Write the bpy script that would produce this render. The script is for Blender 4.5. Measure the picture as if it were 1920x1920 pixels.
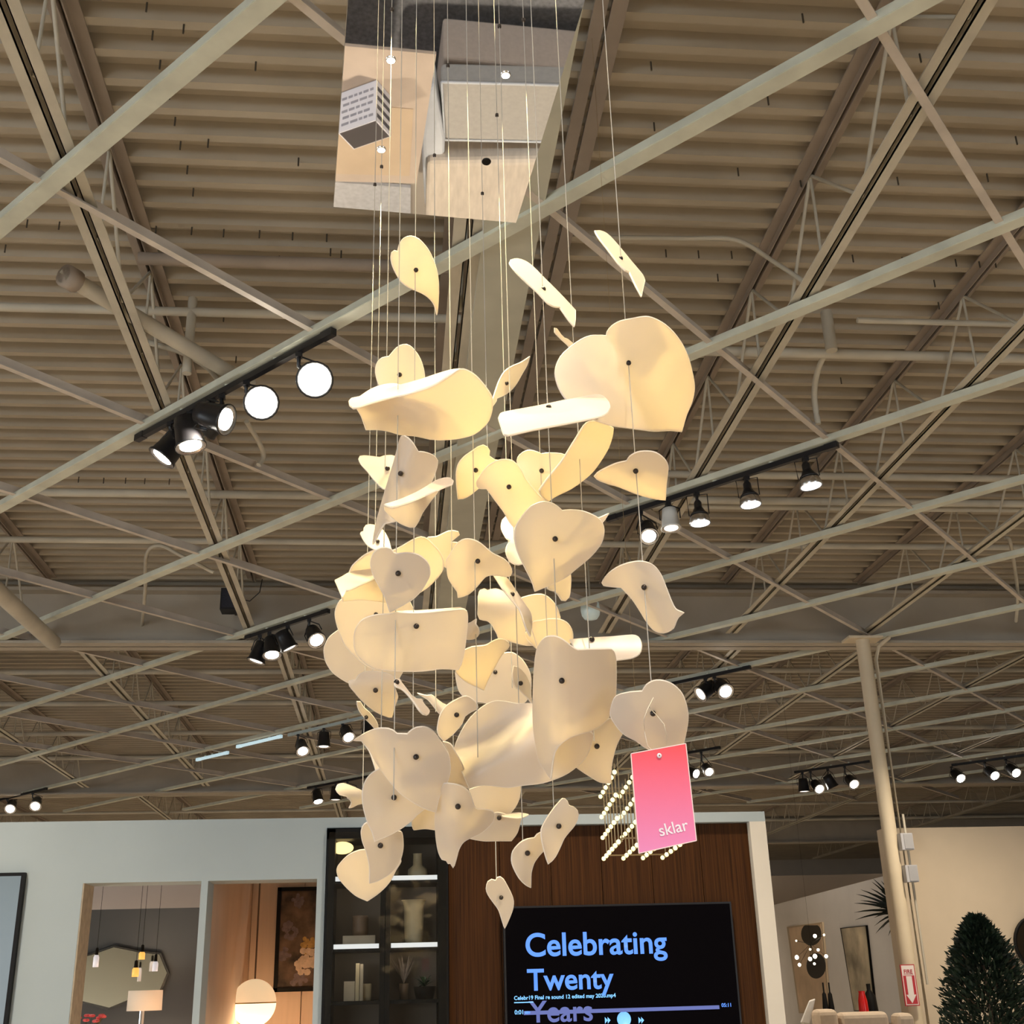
import bpy, bmesh, math, random
from mathutils import Vector, Matrix
from mathutils.geometry import delaunay_2d_cdt
from mathutils.bvhtree import BVHTree
for o in list(bpy.data.objects): bpy.data.objects.remove(o)
S = bpy.context.scene
C = S.collection
random.seed(7)

# ---------------------------------------------------------------- camera
EYE = 1.6
F = 2222.0                                   # focal length in pixels of the 1920 px frame
_y, _p, _r = (math.radians(a) for a in (5.99, 21.78, -1.62))
FWD = Vector((math.sin(_y)*math.cos(_p), math.cos(_y)*math.cos(_p), math.sin(_p)))
_R0 = Vector((math.cos(_y), -math.sin(_y), 0)); _U0 = _R0.cross(FWD)
RGT = math.cos(_r)*_R0 + math.sin(_r)*_U0
UPV = -math.sin(_r)*_R0 + math.cos(_r)*_U0
cam = bpy.data.cameras.new('camera'); camo = bpy.data.objects.new('camera', cam); C.objects.link(camo)
cam.sensor_width = 36.0; cam.lens = F/1920*36; cam.clip_end = 200
M = Matrix((RGT, UPV, -FWD)).transposed().to_4x4(); M.translation = (0, 0, EYE)
camo.matrix_world = M
S.camera = camo

# ---------------------------------------------------------------- world, exposure, large lights
W = bpy.data.worlds.new('world'); S.world = W; W.use_nodes = True
W.node_tree.nodes['Background'].inputs[0].default_value = (1.0, 0.93, 0.85, 1)
W.node_tree.nodes['Background'].inputs[1].default_value = 0.05
S.view_settings.view_transform = 'Standard'; S.view_settings.look = 'None'
S.view_settings.gamma = 1.0; S.view_settings.use_curve_mapping = False
S.view_settings.exposure = 0.06

def light(kind, name, loc, energy, color, look=None, **kw):
    l = bpy.data.lights.new(name, kind); l.energy = energy; l.color = color
    for k, v in kw.items(): setattr(l, k, v)
    o = bpy.data.objects.new(name, l); C.objects.link(o); o.location = loc
    if look is not None:
        o.rotation_euler = (Vector(look)-Vector(loc)).to_track_quat('-Z', 'Y').to_euler()
    return o
# shop windows behind and beside the photographer
light('AREA', 'shopfront_daylight', (-6.5, -9.6, 1.9), 880, (0.80, 0.90, 1.0), (-4, 5, 2.2), shape='RECTANGLE', size=8, size_y=3.2)
light('AREA', 'shopfront_daylight', (12, -9.6, 1.9), 520, (0.80, 0.90, 1.0), (8, 5, 2.2), shape='RECTANGLE', size=7, size_y=3.2)
light('AREA', 'side_window_daylight', (-17.6, 5, 1.9), 420, (0.78, 0.90, 1.0), (0, 7, 2.6), shape='RECTANGLE', size=12, size_y=3.0)
# added grid of spots without fittings; floor bounce brightens the ceiling
for gx in (-12, -7.5, -3, 1.5, 6, 10.5):
    for gy in (-5, 0, 5.5, 11, 17, 23, 30, 37):
        light('SPOT', 'floor_wash_spot', (gx+0.6*random.uniform(-1, 1), gy, 4.95), 640, (1.0, 0.85, 0.66),
              (gx, gy+0.3, 0), spot_size=math.radians(105), spot_blend=0.9, shadow_soft_size=0.12)

# ---------------------------------------------------------------- pixel helpers
def ray(x, y): return (x-960)*RGT + (960-y)*UPV + F*FWD
def at(x, y, Y):
    d = ray(x, y); t = Y/d.y
    return Vector((d.x*t, Y, EYE+d.z*t))
def atz(x, y, z):
    d = ray(x, y); t = (z-EYE)/d.z
    return Vector((d.x*t, d.y*t, z))
MIRZ = EYE+1.85
def below(x, y, z):            # what the mirror shows at (x, y), standing at height z
    p = atz(x, y, 2*MIRZ-z); return Vector((p.x, p.y, z))

# ---------------------------------------------------------------- materials
MAT = {}
def mat(name, col, rough=0.6, metal=0.0, noise=0.0, scale=8.0, bump=0.0, emit=None, stretch=None, spec=0.5, col2=None):
    if name in MAT: return MAT[name]
    m = bpy.data.materials.new(name); m.use_nodes = True; nt = m.node_tree
    b = nt.nodes['Principled BSDF']
    b.inputs['Base Color'].default_value = (*col, 1); b.inputs['Roughness'].default_value = rough
    b.inputs['Metallic'].default_value = metal; b.inputs['Specular IOR Level'].default_value = spec
    if noise or bump:
        tc = nt.nodes.new('ShaderNodeTexCoord'); mp = nt.nodes.new('ShaderNodeMapping')
        if stretch: mp.inputs['Scale'].default_value = stretch
        nz = nt.nodes.new('ShaderNodeTexNoise'); nz.inputs['Scale'].default_value = scale
        nz.inputs['Detail'].default_value = 5
        nt.links.new(tc.outputs['Object'], mp.inputs[0]); nt.links.new(mp.outputs[0], nz.inputs['Vector'])
        if noise:
            rp = nt.nodes.new('ShaderNodeValToRGB')
            lo = tuple(max(0, c*(1-noise)) for c in col); hi = col2 or tuple(min(1, c*(1+noise)) for c in col)
            rp.color_ramp.elements[0].position = 0.3; rp.color_ramp.elements[1].position = 0.7
            rp.color_ramp.elements[0].color = (*lo, 1); rp.color_ramp.elements[1].color = (*hi, 1)
            nt.links.new(nz.outputs['Fac'], rp.inputs[0]); nt.links.new(rp.outputs[0], b.inputs['Base Color'])
        if bump:
            bp = nt.nodes.new('ShaderNodeBump'); bp.inputs['Strength'].default_value = bump
            bp.inputs['Distance'].default_value = 0.01
            nt.links.new(nz.outputs['Fac'], bp.inputs['Height']); nt.links.new(bp.outputs[0], b.inputs['Normal'])
    if emit:
        b.inputs['Emission Color'].default_value = (*emit[0], 1); b.inputs['Emission Strength'].default_value = emit[1]
    MAT[name] = m; return m

def acrylic(name, col, tr=0.42, tint=None):
    m = bpy.data.materials.new(name); m.use_nodes = True; nt = m.node_tree
    for n in list(nt.nodes): nt.nodes.remove(n)
    out = nt.nodes.new('ShaderNodeOutputMaterial')
    d = nt.nodes.new('ShaderNodeBsdfDiffuse'); t = nt.nodes.new('ShaderNodeBsdfTranslucent'); g = nt.nodes.new('ShaderNodeBsdfGlossy')
    nz = nt.nodes.new('ShaderNodeTexNoise'); nz.inputs['Scale'].default_value = 14; rp = nt.nodes.new('ShaderNodeValToRGB')
    rp.color_ramp.elements[0].color = (*[c*0.96 for c in col], 1); rp.color_ramp.elements[1].color = (*col, 1)
    tc = nt.nodes.new('ShaderNodeTexCoord'); nt.links.new(tc.outputs['Object'], nz.inputs['Vector'])
    nt.links.new(nz.outputs['Fac'], rp.inputs[0])
    nt.links.new(rp.outputs[0], d.inputs['Color']); t.inputs['Color'].default_value = (*(tint or col), 1)
    g.inputs['Roughness'].default_value = 0.35
    m1 = nt.nodes.new('ShaderNodeMixShader'); m1.inputs[0].default_value = tr
    nt.links.new(d.outputs[0], m1.inputs[1]); nt.links.new(t.outputs[0], m1.inputs[2])
    m2 = nt.nodes.new('ShaderNodeMixShader'); m2.inputs[0].default_value = 0.04
    nt.links.new(m1.outputs[0], m2.inputs[1]); nt.links.new(g.outputs[0], m2.inputs[2])
    nt.links.new(m2.outputs[0], out.inputs[0]); MAT[name] = m
    return m

DECK = mat('deck_paint', (0.41, 0.355, 0.27), 0.75, noise=0.10, scale=1.5)
STEEL = mat('joist_paint', (0.50, 0.46, 0.37), 0.6, noise=0.12, scale=3)
RED = mat('joist_primer_brown', (0.31, 0.255, 0.205), 0.7, noise=0.12, scale=3)
STRUT = mat('strut_galvanized', (0.57, 0.58, 0.48), 0.5, noise=0.12, scale=5)
STRUTB = mat('strut_pale_brown', (0.54, 0.48, 0.41), 0.55, noise=0.12, scale=5)
DARK = mat('dark_steel', (0.03, 0.028, 0.025), 0.5)
BLACK = mat('black_enamel', (0.012, 0.012, 0.014), 0.35)
CHROME = mat('chrome', (0.85, 0.85, 0.86), 0.12, 1.0)
ALU = mat('silver_reflector', (0.75, 0.75, 0.76), 0.25, 1.0)
WHITEP = mat('white_plaster', (0.75, 0.74, 0.72), 0.8, noise=0.03, scale=3)
LAMP = mat('lamp_glow', (1, 1, 1), 0.4, emit=((1.0, 0.95, 0.86), 30))
LAMPW = mat('lamp_glow_strong', (1, 1, 1), 0.4, emit=((1.0, 0.93, 0.80), 60))
LAMPD = mat('lamp_glow_low', (0.9, 0.9, 0.9), 0.3, emit=((1.0, 0.95, 0.88), 1.6))
LEAF = acrylic('white_acrylic', (0.84, 0.77, 0.73), 0.45, (0.95, 0.85, 0.62))
RIM = acrylic('polished_edge_painted_glow', (0.98, 0.93, 0.86), 0.35)  # paler than the sheet: light gathered at its edges put into the colour
BEADM = mat('bronze_bead', (0.05, 0.04, 0.035), 0.3, 0.6)
THREAD = mat('clear_thread', (0.50, 0.48, 0.44), 0.35)
MIRROR = mat('mirror_glass', (0.88, 0.88, 0.88), 0.012, 1.0)

# ---------------------------------------------------------------- mesh helpers
class MB:
    def __init__(s): s.v = []; s.f = []; s.m = []; s.sm = []; s.mi = 0; s.smooth = False
    def add(s, vs, fs):
        k = len(s.v); s.v += [tuple(v) for v in vs]
        for f in fs: s.f.append(tuple(i+k for i in f)); s.m.append(s.mi); s.sm.append(s.smooth)
        return s
    def box(s, a, b):
        (x0, y0, z0), (x1, y1, z1) = [min(p, q) for p, q in zip(a, b)], [max(p, q) for p, q in zip(a, b)]
        return s.hexa([(x0, y0, z0), (x1, y0, z0), (x1, y1, z0), (x0, y1, z0), (x0, y0, z1), (x1, y0, z1), (x1, y1, z1), (x0, y1, z1)])
    def hexa(s, v): return s.add(v, [(0, 3, 2, 1), (4, 5, 6, 7), (0, 1, 5, 4), (1, 2, 6, 5), (2, 3, 7, 6), (3, 0, 4, 7)])
    def bar(s, p, q, w, h, up=(0, 0, 1)):          # oriented box from p to q
        p, q = Vector(p), Vector(q); d = (q-p).normalized(); a = d.cross(Vector(up))
        if a.length < 1e-4: a = d.cross(Vector((1, 0, 0)))
        a = a.normalized()*w/2; b = a.cross(d).normalized()*h/2
        return s.hexa([p-a-b, p+a-b, q+a-b, q-a-b, p-a+b, p+a+b, q+a+b, q-a+b])
    def tube(s, pts, r, n=8, r2=None):
        pts = [Vector(p) for p in pts]; rings = []; o = s.smooth; s.smooth = True
        for i, p in enumerate(pts):
            d = (pts[min(i+1, len(pts)-1)]-pts[max(i-1, 0)]).normalized()
            a = d.cross(Vector((0, 0, 1)));  a = a if a.length > 1e-3 else d.cross(Vector((1, 0, 0)))
            a.normalize(); b = d.cross(a)
            rr = r if r2 is None else r+(r2-r)*i/(len(pts)-1)
            rings.append([p+rr*(math.cos(t)*a+math.sin(t)*b) for t in (2*math.pi*k/n for k in range(n))])
        vs = [v for g in rings for v in g]; fs = []
        for i in range(len(pts)-1):
            for k in range(n): fs.append((i*n+k, i*n+(k+1) % n, (i+1)*n+(k+1) % n, (i+1)*n+k))
        s.add(vs, fs); s.smooth = o
        s.add(rings[0], [tuple(range(n))[::-1]]); s.add(rings[-1], [tuple(range(n))])
        return s
    def lathe(s, prof, c=(0, 0, 0), axis=None, n=20):  # prof: (radius, height) list
        o = s.smooth; s.smooth = True; c = Vector(c)
        R = Vector((0, 0, 1)).rotation_difference(Vector(axis)).to_matrix() if axis is not None else Matrix.Identity(3)
        vs = []; fs = []
        for r, h in prof: vs += [c+R@Vector((r*math.cos(2*math.pi*k/n), r*math.sin(2*math.pi*k/n), h)) for k in range(n)]
        for i in range(len(prof)-1):
            for k in range(n): fs.append((i*n+k, i*n+(k+1) % n, (i+1)*n+(k+1) % n, (i+1)*n+k))
        s.add(vs, fs); s.smooth = o; return s
    def ball(s, c, r, n=10, m=7, sc=(1, 1, 1)):
        o = s.smooth; s.smooth = True; c = Vector(c); vs = [c-Vector((0, 0, r*sc[2]))]; fs = []
        for i in range(1, m):
            a = -math.pi/2+math.pi*i/m
            vs += [c+Vector((r*sc[0]*math.cos(a)*math.cos(2*math.pi*k/n), r*sc[1]*math.cos(a)*math.sin(2*math.pi*k/n), r*sc[2]*math.sin(a))) for k in range(n)]
        vs.append(c+Vector((0, 0, r*sc[2])))
        for k in range(n): fs.append((0, 1+(k+1) % n, 1+k)); fs.append((len(vs)-1, 1+(m-2)*n+k, 1+(m-2)*n+(k+1) % n))
        for i in range(m-2):
            for k in range(n): fs.append((1+i*n+k, 1+i*n+(k+1) % n, 1+(i+1)*n+(k+1) % n, 1+(i+1)*n+k))
        s.add(vs, fs); s.smooth = o; return s
    def prism(s, poly, y0, y1):                     # polygon of (x, z) points, extruded along Y
        n = len(poly); vs = [(x, y0, z) for x, z in poly]+[(x, y1, z) for x, z in poly]
        return s.add(vs, [tuple(range(n)), tuple(range(2*n-1, n-1, -1))]+[(i, (i+1) % n, n+(i+1) % n, n+i)[::-1] for i in range(n)])
    def build(s, name, mats, parent=None, origin=None):
        me = bpy.data.meshes.new(name)
        inv = Matrix.Identity(4)
        o = bpy.data.objects.new(name, me)
        base = Vector(origin) if origin is not None else None
        if base is None and parent is None:
            xs = list(zip(*s.v)); base = Vector(((min(xs[0])+max(xs[0]))/2, (min(xs[1])+max(xs[1]))/2, min(xs[2])))
        if base is None: base = Vector((0, 0, 0))
        else: base = Vector(base)
        off = parent_world(parent) if parent else Vector((0, 0, 0))
        me.from_pydata([tuple(Vector(v)-base) if parent is None else tuple(Vector(v)-off) for v in s.v], [], s.f)
        for p, mi, sm in zip(me.polygons, s.m, s.sm): p.material_index = mi; p.use_smooth = sm
        for m in (mats if isinstance(mats, (list, tuple)) else [mats]): me.materials.append(m)
        C.objects.link(o)
        if parent: o.parent = parent
        else: o.location = base
        me.update(); return o
WORLD = {}
def parent_world(p):
    v = Vector(p.location)
    while p.parent: p = p.parent; v += Vector(p.location)
    return v
def tag(o, label, cat=None, group=None, kind=None):
    if label: o['label'] = label
    if cat: o['category'] = cat
    if group: o['group'] = group
    if kind: o['kind'] = kind
    return o
def thing(name, label, cat, loc, group=None, kind=None):
    o = bpy.data.objects.new(name, None); C.objects.link(o); o.location = loc; o.empty_display_size = 0.1
    return tag(o, label, cat, group, kind)
def text_mesh(name, body, width, origin, right, up, m, parent, depth=0.002, bold=0.0):
    cu = bpy.data.curves.new(name, 'FONT'); cu.body = body; cu.offset = bold; cu.extrude = 0.0; cu.size = 1
    t = bpy.data.objects.new(name, cu); C.objects.link(t)
    bpy.context.view_layer.update()
    me = bpy.data.meshes.new_from_object(t.evaluated_get(bpy.context.evaluated_depsgraph_get()))
    bpy.data.objects.remove(t)
    xs = [v.co.x for v in me.vertices]; k = width/(max(xs)-min(xs)); x0 = min(xs)
    r = Vector(right).normalized(); u = Vector(up).normalized(); u = (u-r*u.dot(r)).normalized(); o3 = Vector(origin); off = parent_world(parent)
    for v in me.vertices: v.co = o3+r*(v.co.x-x0)*k+u*v.co.y*k-off
    me.materials.clear(); me.materials.append(m); me.name = name
    o = bpy.data.objects.new(name, me); C.objects.link(o); o.parent = parent
    return o

# ---------------------------------------------------------------- room shell
H = 4.3                        # deck above the eye
DZ = EYE+H; JZ = EYE+3.66      # deck underside, joist bottom chord
GZ = EYE+3.60                  # diagonal strut grid
def deck():
    b = MB(); p = 0.2032; x0, x1 = -18, 24; prof = []
    y = 0.06-10.0
    while y < 47:
        prof += [(y, 0.0), (y+0.052, 0.0), (y+0.068, 0.082), (y+0.187, 0.082)]; y += p
    vs = []; fs = []
    for (yy, h) in prof: vs += [(x0, yy, DZ+h), (x1, yy, DZ+h)]
    for i in range(len(prof)-1): fs.append((2*i, 2*i+1, 2*i+3, 2*i+2))
    b.add(vs, fs); n = len(prof)
    b.box((x0, -10, DZ+0.12), (x1, 47, DZ+0.2))
    return b.build('ceiling', DECK)
CEIL = tag(deck(), 'tan corrugated metal roof deck with exposed joists', None, None, 'structure')
FLOOR = tag(MB().box((-18, -10, -0.1), (24, 47, 0)).build('floor', mat('floor_tile', (0.46, 0.41, 0.35), 0.35, noise=0.06, scale=2)), 'pale polished showroom floor', None, None, 'structure')
shell = mat('shell_paint', (0.55, 0.50, 0.43), 0.8, noise=0.04, scale=2)
for nm, a, c in (('wall_left', (-18.2, -10, 0), (-18, 47, DZ)), ('wall_right', (24, -10, 0), (24.2, 47, DZ)),
                 ('wall_back', (-18, -10.2, 0), (24, -10, DZ)), ('wall_front', (-18, 47, 0), (24, 47.2, DZ))):
    tag(MB().box(a, c).build(nm, shell), None, None, None, 'structure')

# joists: double angle chords and rod webs
def joist(x, y0, y1, top=True, zb=JZ, w=0.055, mt=None):
    j = MB(); g = 0.012
    for s in (-1, 1):
        j.box((x+s*g, y0, zb), (x+s*(g+w), y1, zb+0.008)); j.box((x+s*g, y0, zb), (x+s*(g+0.006), y1, zb+w))
    root = j.build('joist', STEEL, CEIL)
    t = MB(); zt = DZ
    for s in (-1, 1):
        t.box((x+s*g, y0, zt-0.010), (x+s*(g+w+0.01), y1, zt)); t.box((x+s*g, y0, zt-w), (x+s*(g+0.006), y1, zt))
    t.build('top_chord', RED, root)
    wb = MB(); k = 0; yy = math.floor(y0/1.2)*1.2
    while yy < y1-1.2:
        if yy > y0:
            a = (x, yy, zb+0.02); m_ = (x, yy+0.6, zt-0.03); c = (x, yy+1.2, zb+0.02)
            n_ = 6 if yy < 14 else 4
            wb.tube([a, m_], 0.011, n_); wb.tube([m_, c], 0.011, n_); wb.tube([m_, (x, yy+0.6, zb+0.02)], 0.009, n_)
        yy += 1.2
    if wb.v: tag(wb.build('web_rods', STEEL, root), None, kind='stuff')
    return root
for x in (-10.4, -8.2, -6.0, -3.78, -1.57, 2.34, 3.81, 5.4, 7.6, 9.8, 12.0, 14.2):
    joist(x, -3 if abs(x) < 4 else 2, 12.75)
    if x > -10: joist(x+0.25, 13.2, 23.2)
joist(0.36, -3, 12.75, w=0.07); 
for x in (-9, -5, -1.2, 2.6, 6.4, 10.2, 14): joist(x, 23.8, 40)
MB().box((0.43, -3, JZ-0.04), (0.72, 12.7, JZ+0.16)).build('cable_tray', mat('tray_grey_green', (0.46, 0.45, 0.36), 0.6, noise=0.08, scale=3), CEIL)
b = MB(); b.box((0.90, -3, DZ-0.03), (0.965, 12.7, DZ-0.01)); b.box((0.985, -3, DZ-0.03), (1.06, 12.7, DZ-0.01)); b.build('deck_support', RED, CEIL)
def girder(y, z0):
    b = MB(); b.box((-18, y-0.16, z0), (24, y+0.16, z0+0.03)); b.box((-18, y-0.01, z0), (24, y+0.01, DZ-0.12)); b.box((-18, y-0.16, DZ-0.14), (24, y+0.16, DZ-0.10))
    return b.build('girder', mat('girder_paint', (0.40, 0.355, 0.285), 0.65, noise=0.08, scale=2), CEIL)
girder(12.95, EYE+3.56); girder(23.5, EYE+3.56); girder(34, EYE+3.56)
# bridging and pipes that run along the corrugations
def pipe(p, q, r, m=STEEL, name='pipe'):
    return MB().tube([p, q], r, 10).build(name, m, CEIL)
def xpipe(px, py, z, r, x0=-14, x1=18, m=STEEL):
    y = atz(px, py, z).y; return pipe((x0, y, z), (x1, y, z), r, m)
xpipe(500, 928, EYE+3.95, 0.035); xpipe(200, 1013, EYE+3.95, 0.03); xpipe(1740, 668, EYE+4.0, 0.035, 1.9, 18)
xpipe(1700, 603, EYE+4.0, 0.02, 3.0, 18); xpipe(1500, 892, EYE+3.95, 0.03, 2.2, 18); xpipe(1500, 951, EYE+3.95, 0.03, 1.4, 18); xpipe(400, 586, EYE+4.1, 0.03, -3, 0.5)
xpipe(440, 490, EYE+4.1, 0.04, -1.55, 0.3, RED)
for yy in (15.2, 17.0, 19.1, 21.2, 25.5, 28.0, 31): pipe((-14, yy, EYE+3.85), (18, yy, EYE+3.85), 0.035)
# sprinkler main and riser bits
p0 = atz(120, 515, EYE+3.72); p1 = atz(352, 652, EYE+3.72); pipe(p0, p1+(p1-p0)*0.6, 0.05, STEEL, 'sprinkler_pipe')
MB().lathe([(0.001, 0), (0.066, 0), (0.066, 0.09), (0.001, 0.09)], p0, (p1-p0).normalized(), 12).build('pipe_cap', RED, CEIL)
p0 = atz(-30, 1085, EYE+3.4); p1 = atz(100, 1205, EYE+3.4); pipe(p0, p1, 0.08, STEEL, 'sprinkler_pipe')
pz = atz(362, 560, EYE+4.2); pipe(pz, pz-Vector((0, 0, 0.55)), 0.03, STEEL, 'drop_pipe')
pz = atz(1549, 585, EYE+4.2); pipe(pz, pz-Vector((0, 0, 0.30)), 0.04, STEEL, 'drop_pipe')
def conduit(pix, z, r=0.014, m=STEEL):
    pts = [atz(x, y, EYE+zz) for (x, y), zz in zip(pix, z)]
    out = []
    for i in range(len(pts)-1):
        a = pts[max(i-1, 0)]; b_ = pts[i]; c = pts[i+1]; d = pts[min(i+2, len(pts)-1)]
        for k in range(6):
            t = k/6; out.append(0.5*((2*b_)+(c-a)*t+(2*a-5*b_+4*c-d)*t*t+(3*b_-a-3*c+d)*t**3))
    out.append(pts[-1]); return MB().tube(out, r, 6).build('conduit', m, CEIL)
conduit([(1548, 660), (1532, 700), (1527, 745), (1534, 795)], (4.0, 3.95, 3.85, 3.65), 0.022)
conduit([(270, 640), (340, 660), (390, 690), (412, 718)], (4.0, 3.95, 3.9, 3.7), 0.02)
conduit([(462, 790), (486, 830), (494, 855), (485, 872)], (3.8, 3.75, 3.7, 3.62), 0.02)
conduit([(265, 1180), (272, 1110), (275, 1040), (300, 1023), (340, 1042), (400, 1073)], (3.8, 3.85, 3.9, 3.9, 3.8, 3.65), 0.018)
conduit([(1100, 445), (1280, 447), (1380, 450), (1450, 490), (1510, 530)], (4.2, 4.2, 4.2, 4.0, 3.7), 0.015)
conduit([(1905, 1165), (1908, 1110), (1895, 1020), (1885, 1008)], (3.55, 3.7, 3.8, 3.85), 0.018)
# screw tips sticking through the deck
scr = [(276, 9), (287, 62), (301, 117), (319, 174), (329, 224), (339, 269), (352, 315), (363, 357), (345, 50), (391, 265), (420, 594), (443, 672), (52, 416), (112, 420), (11, 463),
       (293, 428), (360, 430), (420, 434), (487, 436), (549, 440), (613, 443), (524, 484), (743, 240), (1504, 30), (1724, 105), (1439, 185), (1226, 234), (1383, 319), (1904, 260), (1682, 336),
       (1248, 472), (1309, 474), (1371, 475), (1494, 479), (1598, 482), (1691, 486), (1791, 490), (1835, 492), (1865, 492), (1345, 518), (1751, 529), (1759, 571), (1576, 712),
       (148, 898), (195, 900), (236, 900), (272, 901), (318, 902), (620, 470), (640, 474), (1500, 340), (1600, 420), (1700, 250), (1850, 330), (1180, 300), (1220, 120), (480, 120), (560, 300)]
sm = MB().tube([(0, 0, 0), (0, 0, -0.055)], 0.005, 5).build('deck_screw', mat('rusty_screw', (0.06, 0.05, 0.035), 0.6), CEIL); me = sm.data
for i, (x, y) in enumerate(scr):
    o = sm if i == 0 else sm.copy()
    if i: C.objects.link(o)
    o.parent = CEIL; o.location = atz(x, y-4, DZ)-parent_world(CEIL)
co = parent_world(CEIL)
for v in me.vertices: v.co += co

# diagonal strut grid under the joists
aA, aB = math.radians(133.03), math.radians(47.88)
dA, dB = Vector((math.cos(aA), math.sin(aA), 0)), Vector((math.cos(aB), math.sin(aB), 0))
nA, nB = Vector((-math.sin(aA), math.cos(aA), 0)), Vector((-math.sin(aB), math.cos(aB), 0))
def strut(n, d, off, w, h, m, z, hollow, xa=-13.5, xb=17, ya=0.5, yb=26):
    ts = []; base = n*off
    lo, hi = -60.0, 60.0
    for c, dd, mn, mx in ((base.x, d.x, xa, xb), (base.y, d.y, ya, yb)):
        t0, t1 = sorted(((mn-c)/dd, (mx-c)/dd)); lo = max(lo, t0); hi = min(hi, t1)
    if hi-lo < 1: return None
    p = base+d*lo; q = base+d*hi; p.z = q.z = z
    b = MB(); b.bar(p, q, w, 0.006)
    s = d.cross(Vector((0, 0, 1))).normalized()*w/2
    for k in (-1, 1) if hollow else (-1,): b.bar(p+s*k+Vector((0, 0, h/2)), q+s*k+Vector((0, 0, h/2)), 0.006, h)
    return b.build('strut', m, CEIL)
AOFF = [-(0.583+0.4935*k)*3.6 for k in range(0, 13)]
BOFF = [(0.272+0.4915*k)*3.6 for k in range(-7, 10)]
for o in [0.322*1]+AOFF: strut(nA, dA, o, 0.082, 0.045, STRUT, GZ, True)
for o in BOFF: strut(nB, dB, o, 0.040, 0.08, STRUTB, GZ+0.02, False)
def onA(x, y, off):               # where the pixel's line of sight crosses the upright plane of a strut
    d = ray(x, y); t = off/nA.dot(d); return Vector((d.x*t, d.y*t, EYE+d.z*t))
def snapA(x, y, dz=0.3):
    p = atz(x, y, GZ-dz); o = nA.dot(p); return min(AOFF, key=lambda a: abs(a-o))

# ---------------------------------------------------------------- track lights
def track(px, py, label, m=BLACK, snap=True):
    (xa, xb) = px; (ya, yb) = py
    o = snapA((xa+xb)/2, (ya+yb)/2, 0.06) if snap else nA.dot(atz((xa+xb)/2, (ya+yb)/2, GZ-0.04))
    p, q = onA(xa, ya, o), onA(xb, yb, o); p.z = q.z = GZ-0.035
    b = MB(); b.bar(p, q, 0.036, 0.04)
    t = b.build('light_track', m); tag(t, label, 'light track')
    for k in (p, q): MB().bar(k-(q-p).normalized()*0.05, k+(q-p).normalized()*0.05, 0.042, 0.046).build('end_cap', m, t)
    for k in range(1, 4):
        c = p+(q-p)*k/4; MB().bar(c+Vector((0, 0, 0.02)), c+Vector((0, 0, 0.045)), 0.03, 0.03, (0, 1, 0)).build('mounting_clip', STRUT, t)
    return o
def spot(x, y, o, size, aim, kind, glow, label, group, watts=0):
    c = onA(x, y, o); zt = GZ-0.055; c = Vector(c); c.z = min(c.z, zt-0.1)
    aim = Vector(aim).normalized(); r = size/2
    t = thing('track_light', label, 'track light', (c.x, c.y, zt), group)
    L = r*2.1                                     # housing length; the lamp face is at c
    back = c-aim*L
    back.z = min(back.z, zt-0.06); top = back-nA*(nA.dot(back)-o); top.z = zt
    MB().box((top.x-0.02, top.y-0.02, zt-0.03), (top.x+0.02, top.y+0.02, zt-0.0005)).build('adapter', BLACK, t)
    MB().tube([(top.x, top.y, zt-0.03), (top.x, top.y, (zt-0.03)*0.4+back.z*0.6), back], 0.013, 8).build('stem', BLACK, t)
    if kind == 'bell':
        MB().lathe([(0.018, -0.02), (0.03, 0.0), (0.032, L*0.35), (r*0.8, L*0.55), (r*0.86, L*0.62), (r*0.80, L*0.62), (0.02, 0.02)], back, aim, 20).build('lamp_holder', BLACK, t)
        MB().lathe([(r*0.62, L*0.52), (r*0.9, L*0.72), (r, L*0.97), (r*0.96, L)], back, aim, 20).build('reflector', ALU, t)
        for s in (-1, 1):
            side = aim.cross(Vector((0.3, 1, 0.1))).normalized()*s*r*0.95
            MB().tube([Vector((top.x, top.y, zt-0.02)), Vector((top.x, top.y, zt-0.02))+side, back+aim*L*0.58+side*0.95], 0.0045, 5).build('yoke', BLACK, t)
    else:
        m = MAT['white_enamel'] if kind == 'white' else BLACK
        MB().lathe([(0.02, -0.01), (r*0.72, 0.0), (r*0.80, L*0.3), (r*0.92, L*0.9), (r*1.02, L*0.96), (r*1.02, L*1.02), (r*0.93, L*1.02), (r*0.85, L*0.9), (0.02, L*0.3)], back, aim, 20).build('housing', m, t)
        side = aim.cross(Vector((0.3, 1, 0.1))).normalized()*r
        for s in (-1, 1): MB().tube([Vector((top.x, top.y, zt-0.02)), back+side*s, back+aim*L*0.5+side*s], 0.006, 5).build('yoke', BLACK, t)
    rf = 0.88 if (kind == 'bell' or glow is LAMPW) else 0.70
    MB().lathe([(0.001, L*0.99), (r*0.45, L*1.0), (r*rf, L*0.985)], back, aim, 20).build('lamp_face', glow, t)
    if rf < 0.8: MB().lathe([(r*0.70, L*0.98), (r*0.84, L*1.0), (r*0.97, L*1.03), (r*1.0, L*1.0)], back, aim, 20).build('reflector_ring', ALU, t)
    if watts:
        light('SPOT', 'track_light_beam', c+aim*0.03, watts, (1.0, 0.88, 0.70), c+aim*3, spot_size=math.radians(70), spot_blend=0.6, shadow_soft_size=r*0.8)
    return t
mat('white_enamel', (0.75, 0.75, 0.72), 0.4)
dn = (0, 0, -1)
o = track((262, 615), (838, 636), 'black track on the strut holding six large lit lamps')
g1 = 'lamps on the track with six large lit lamps'
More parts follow.
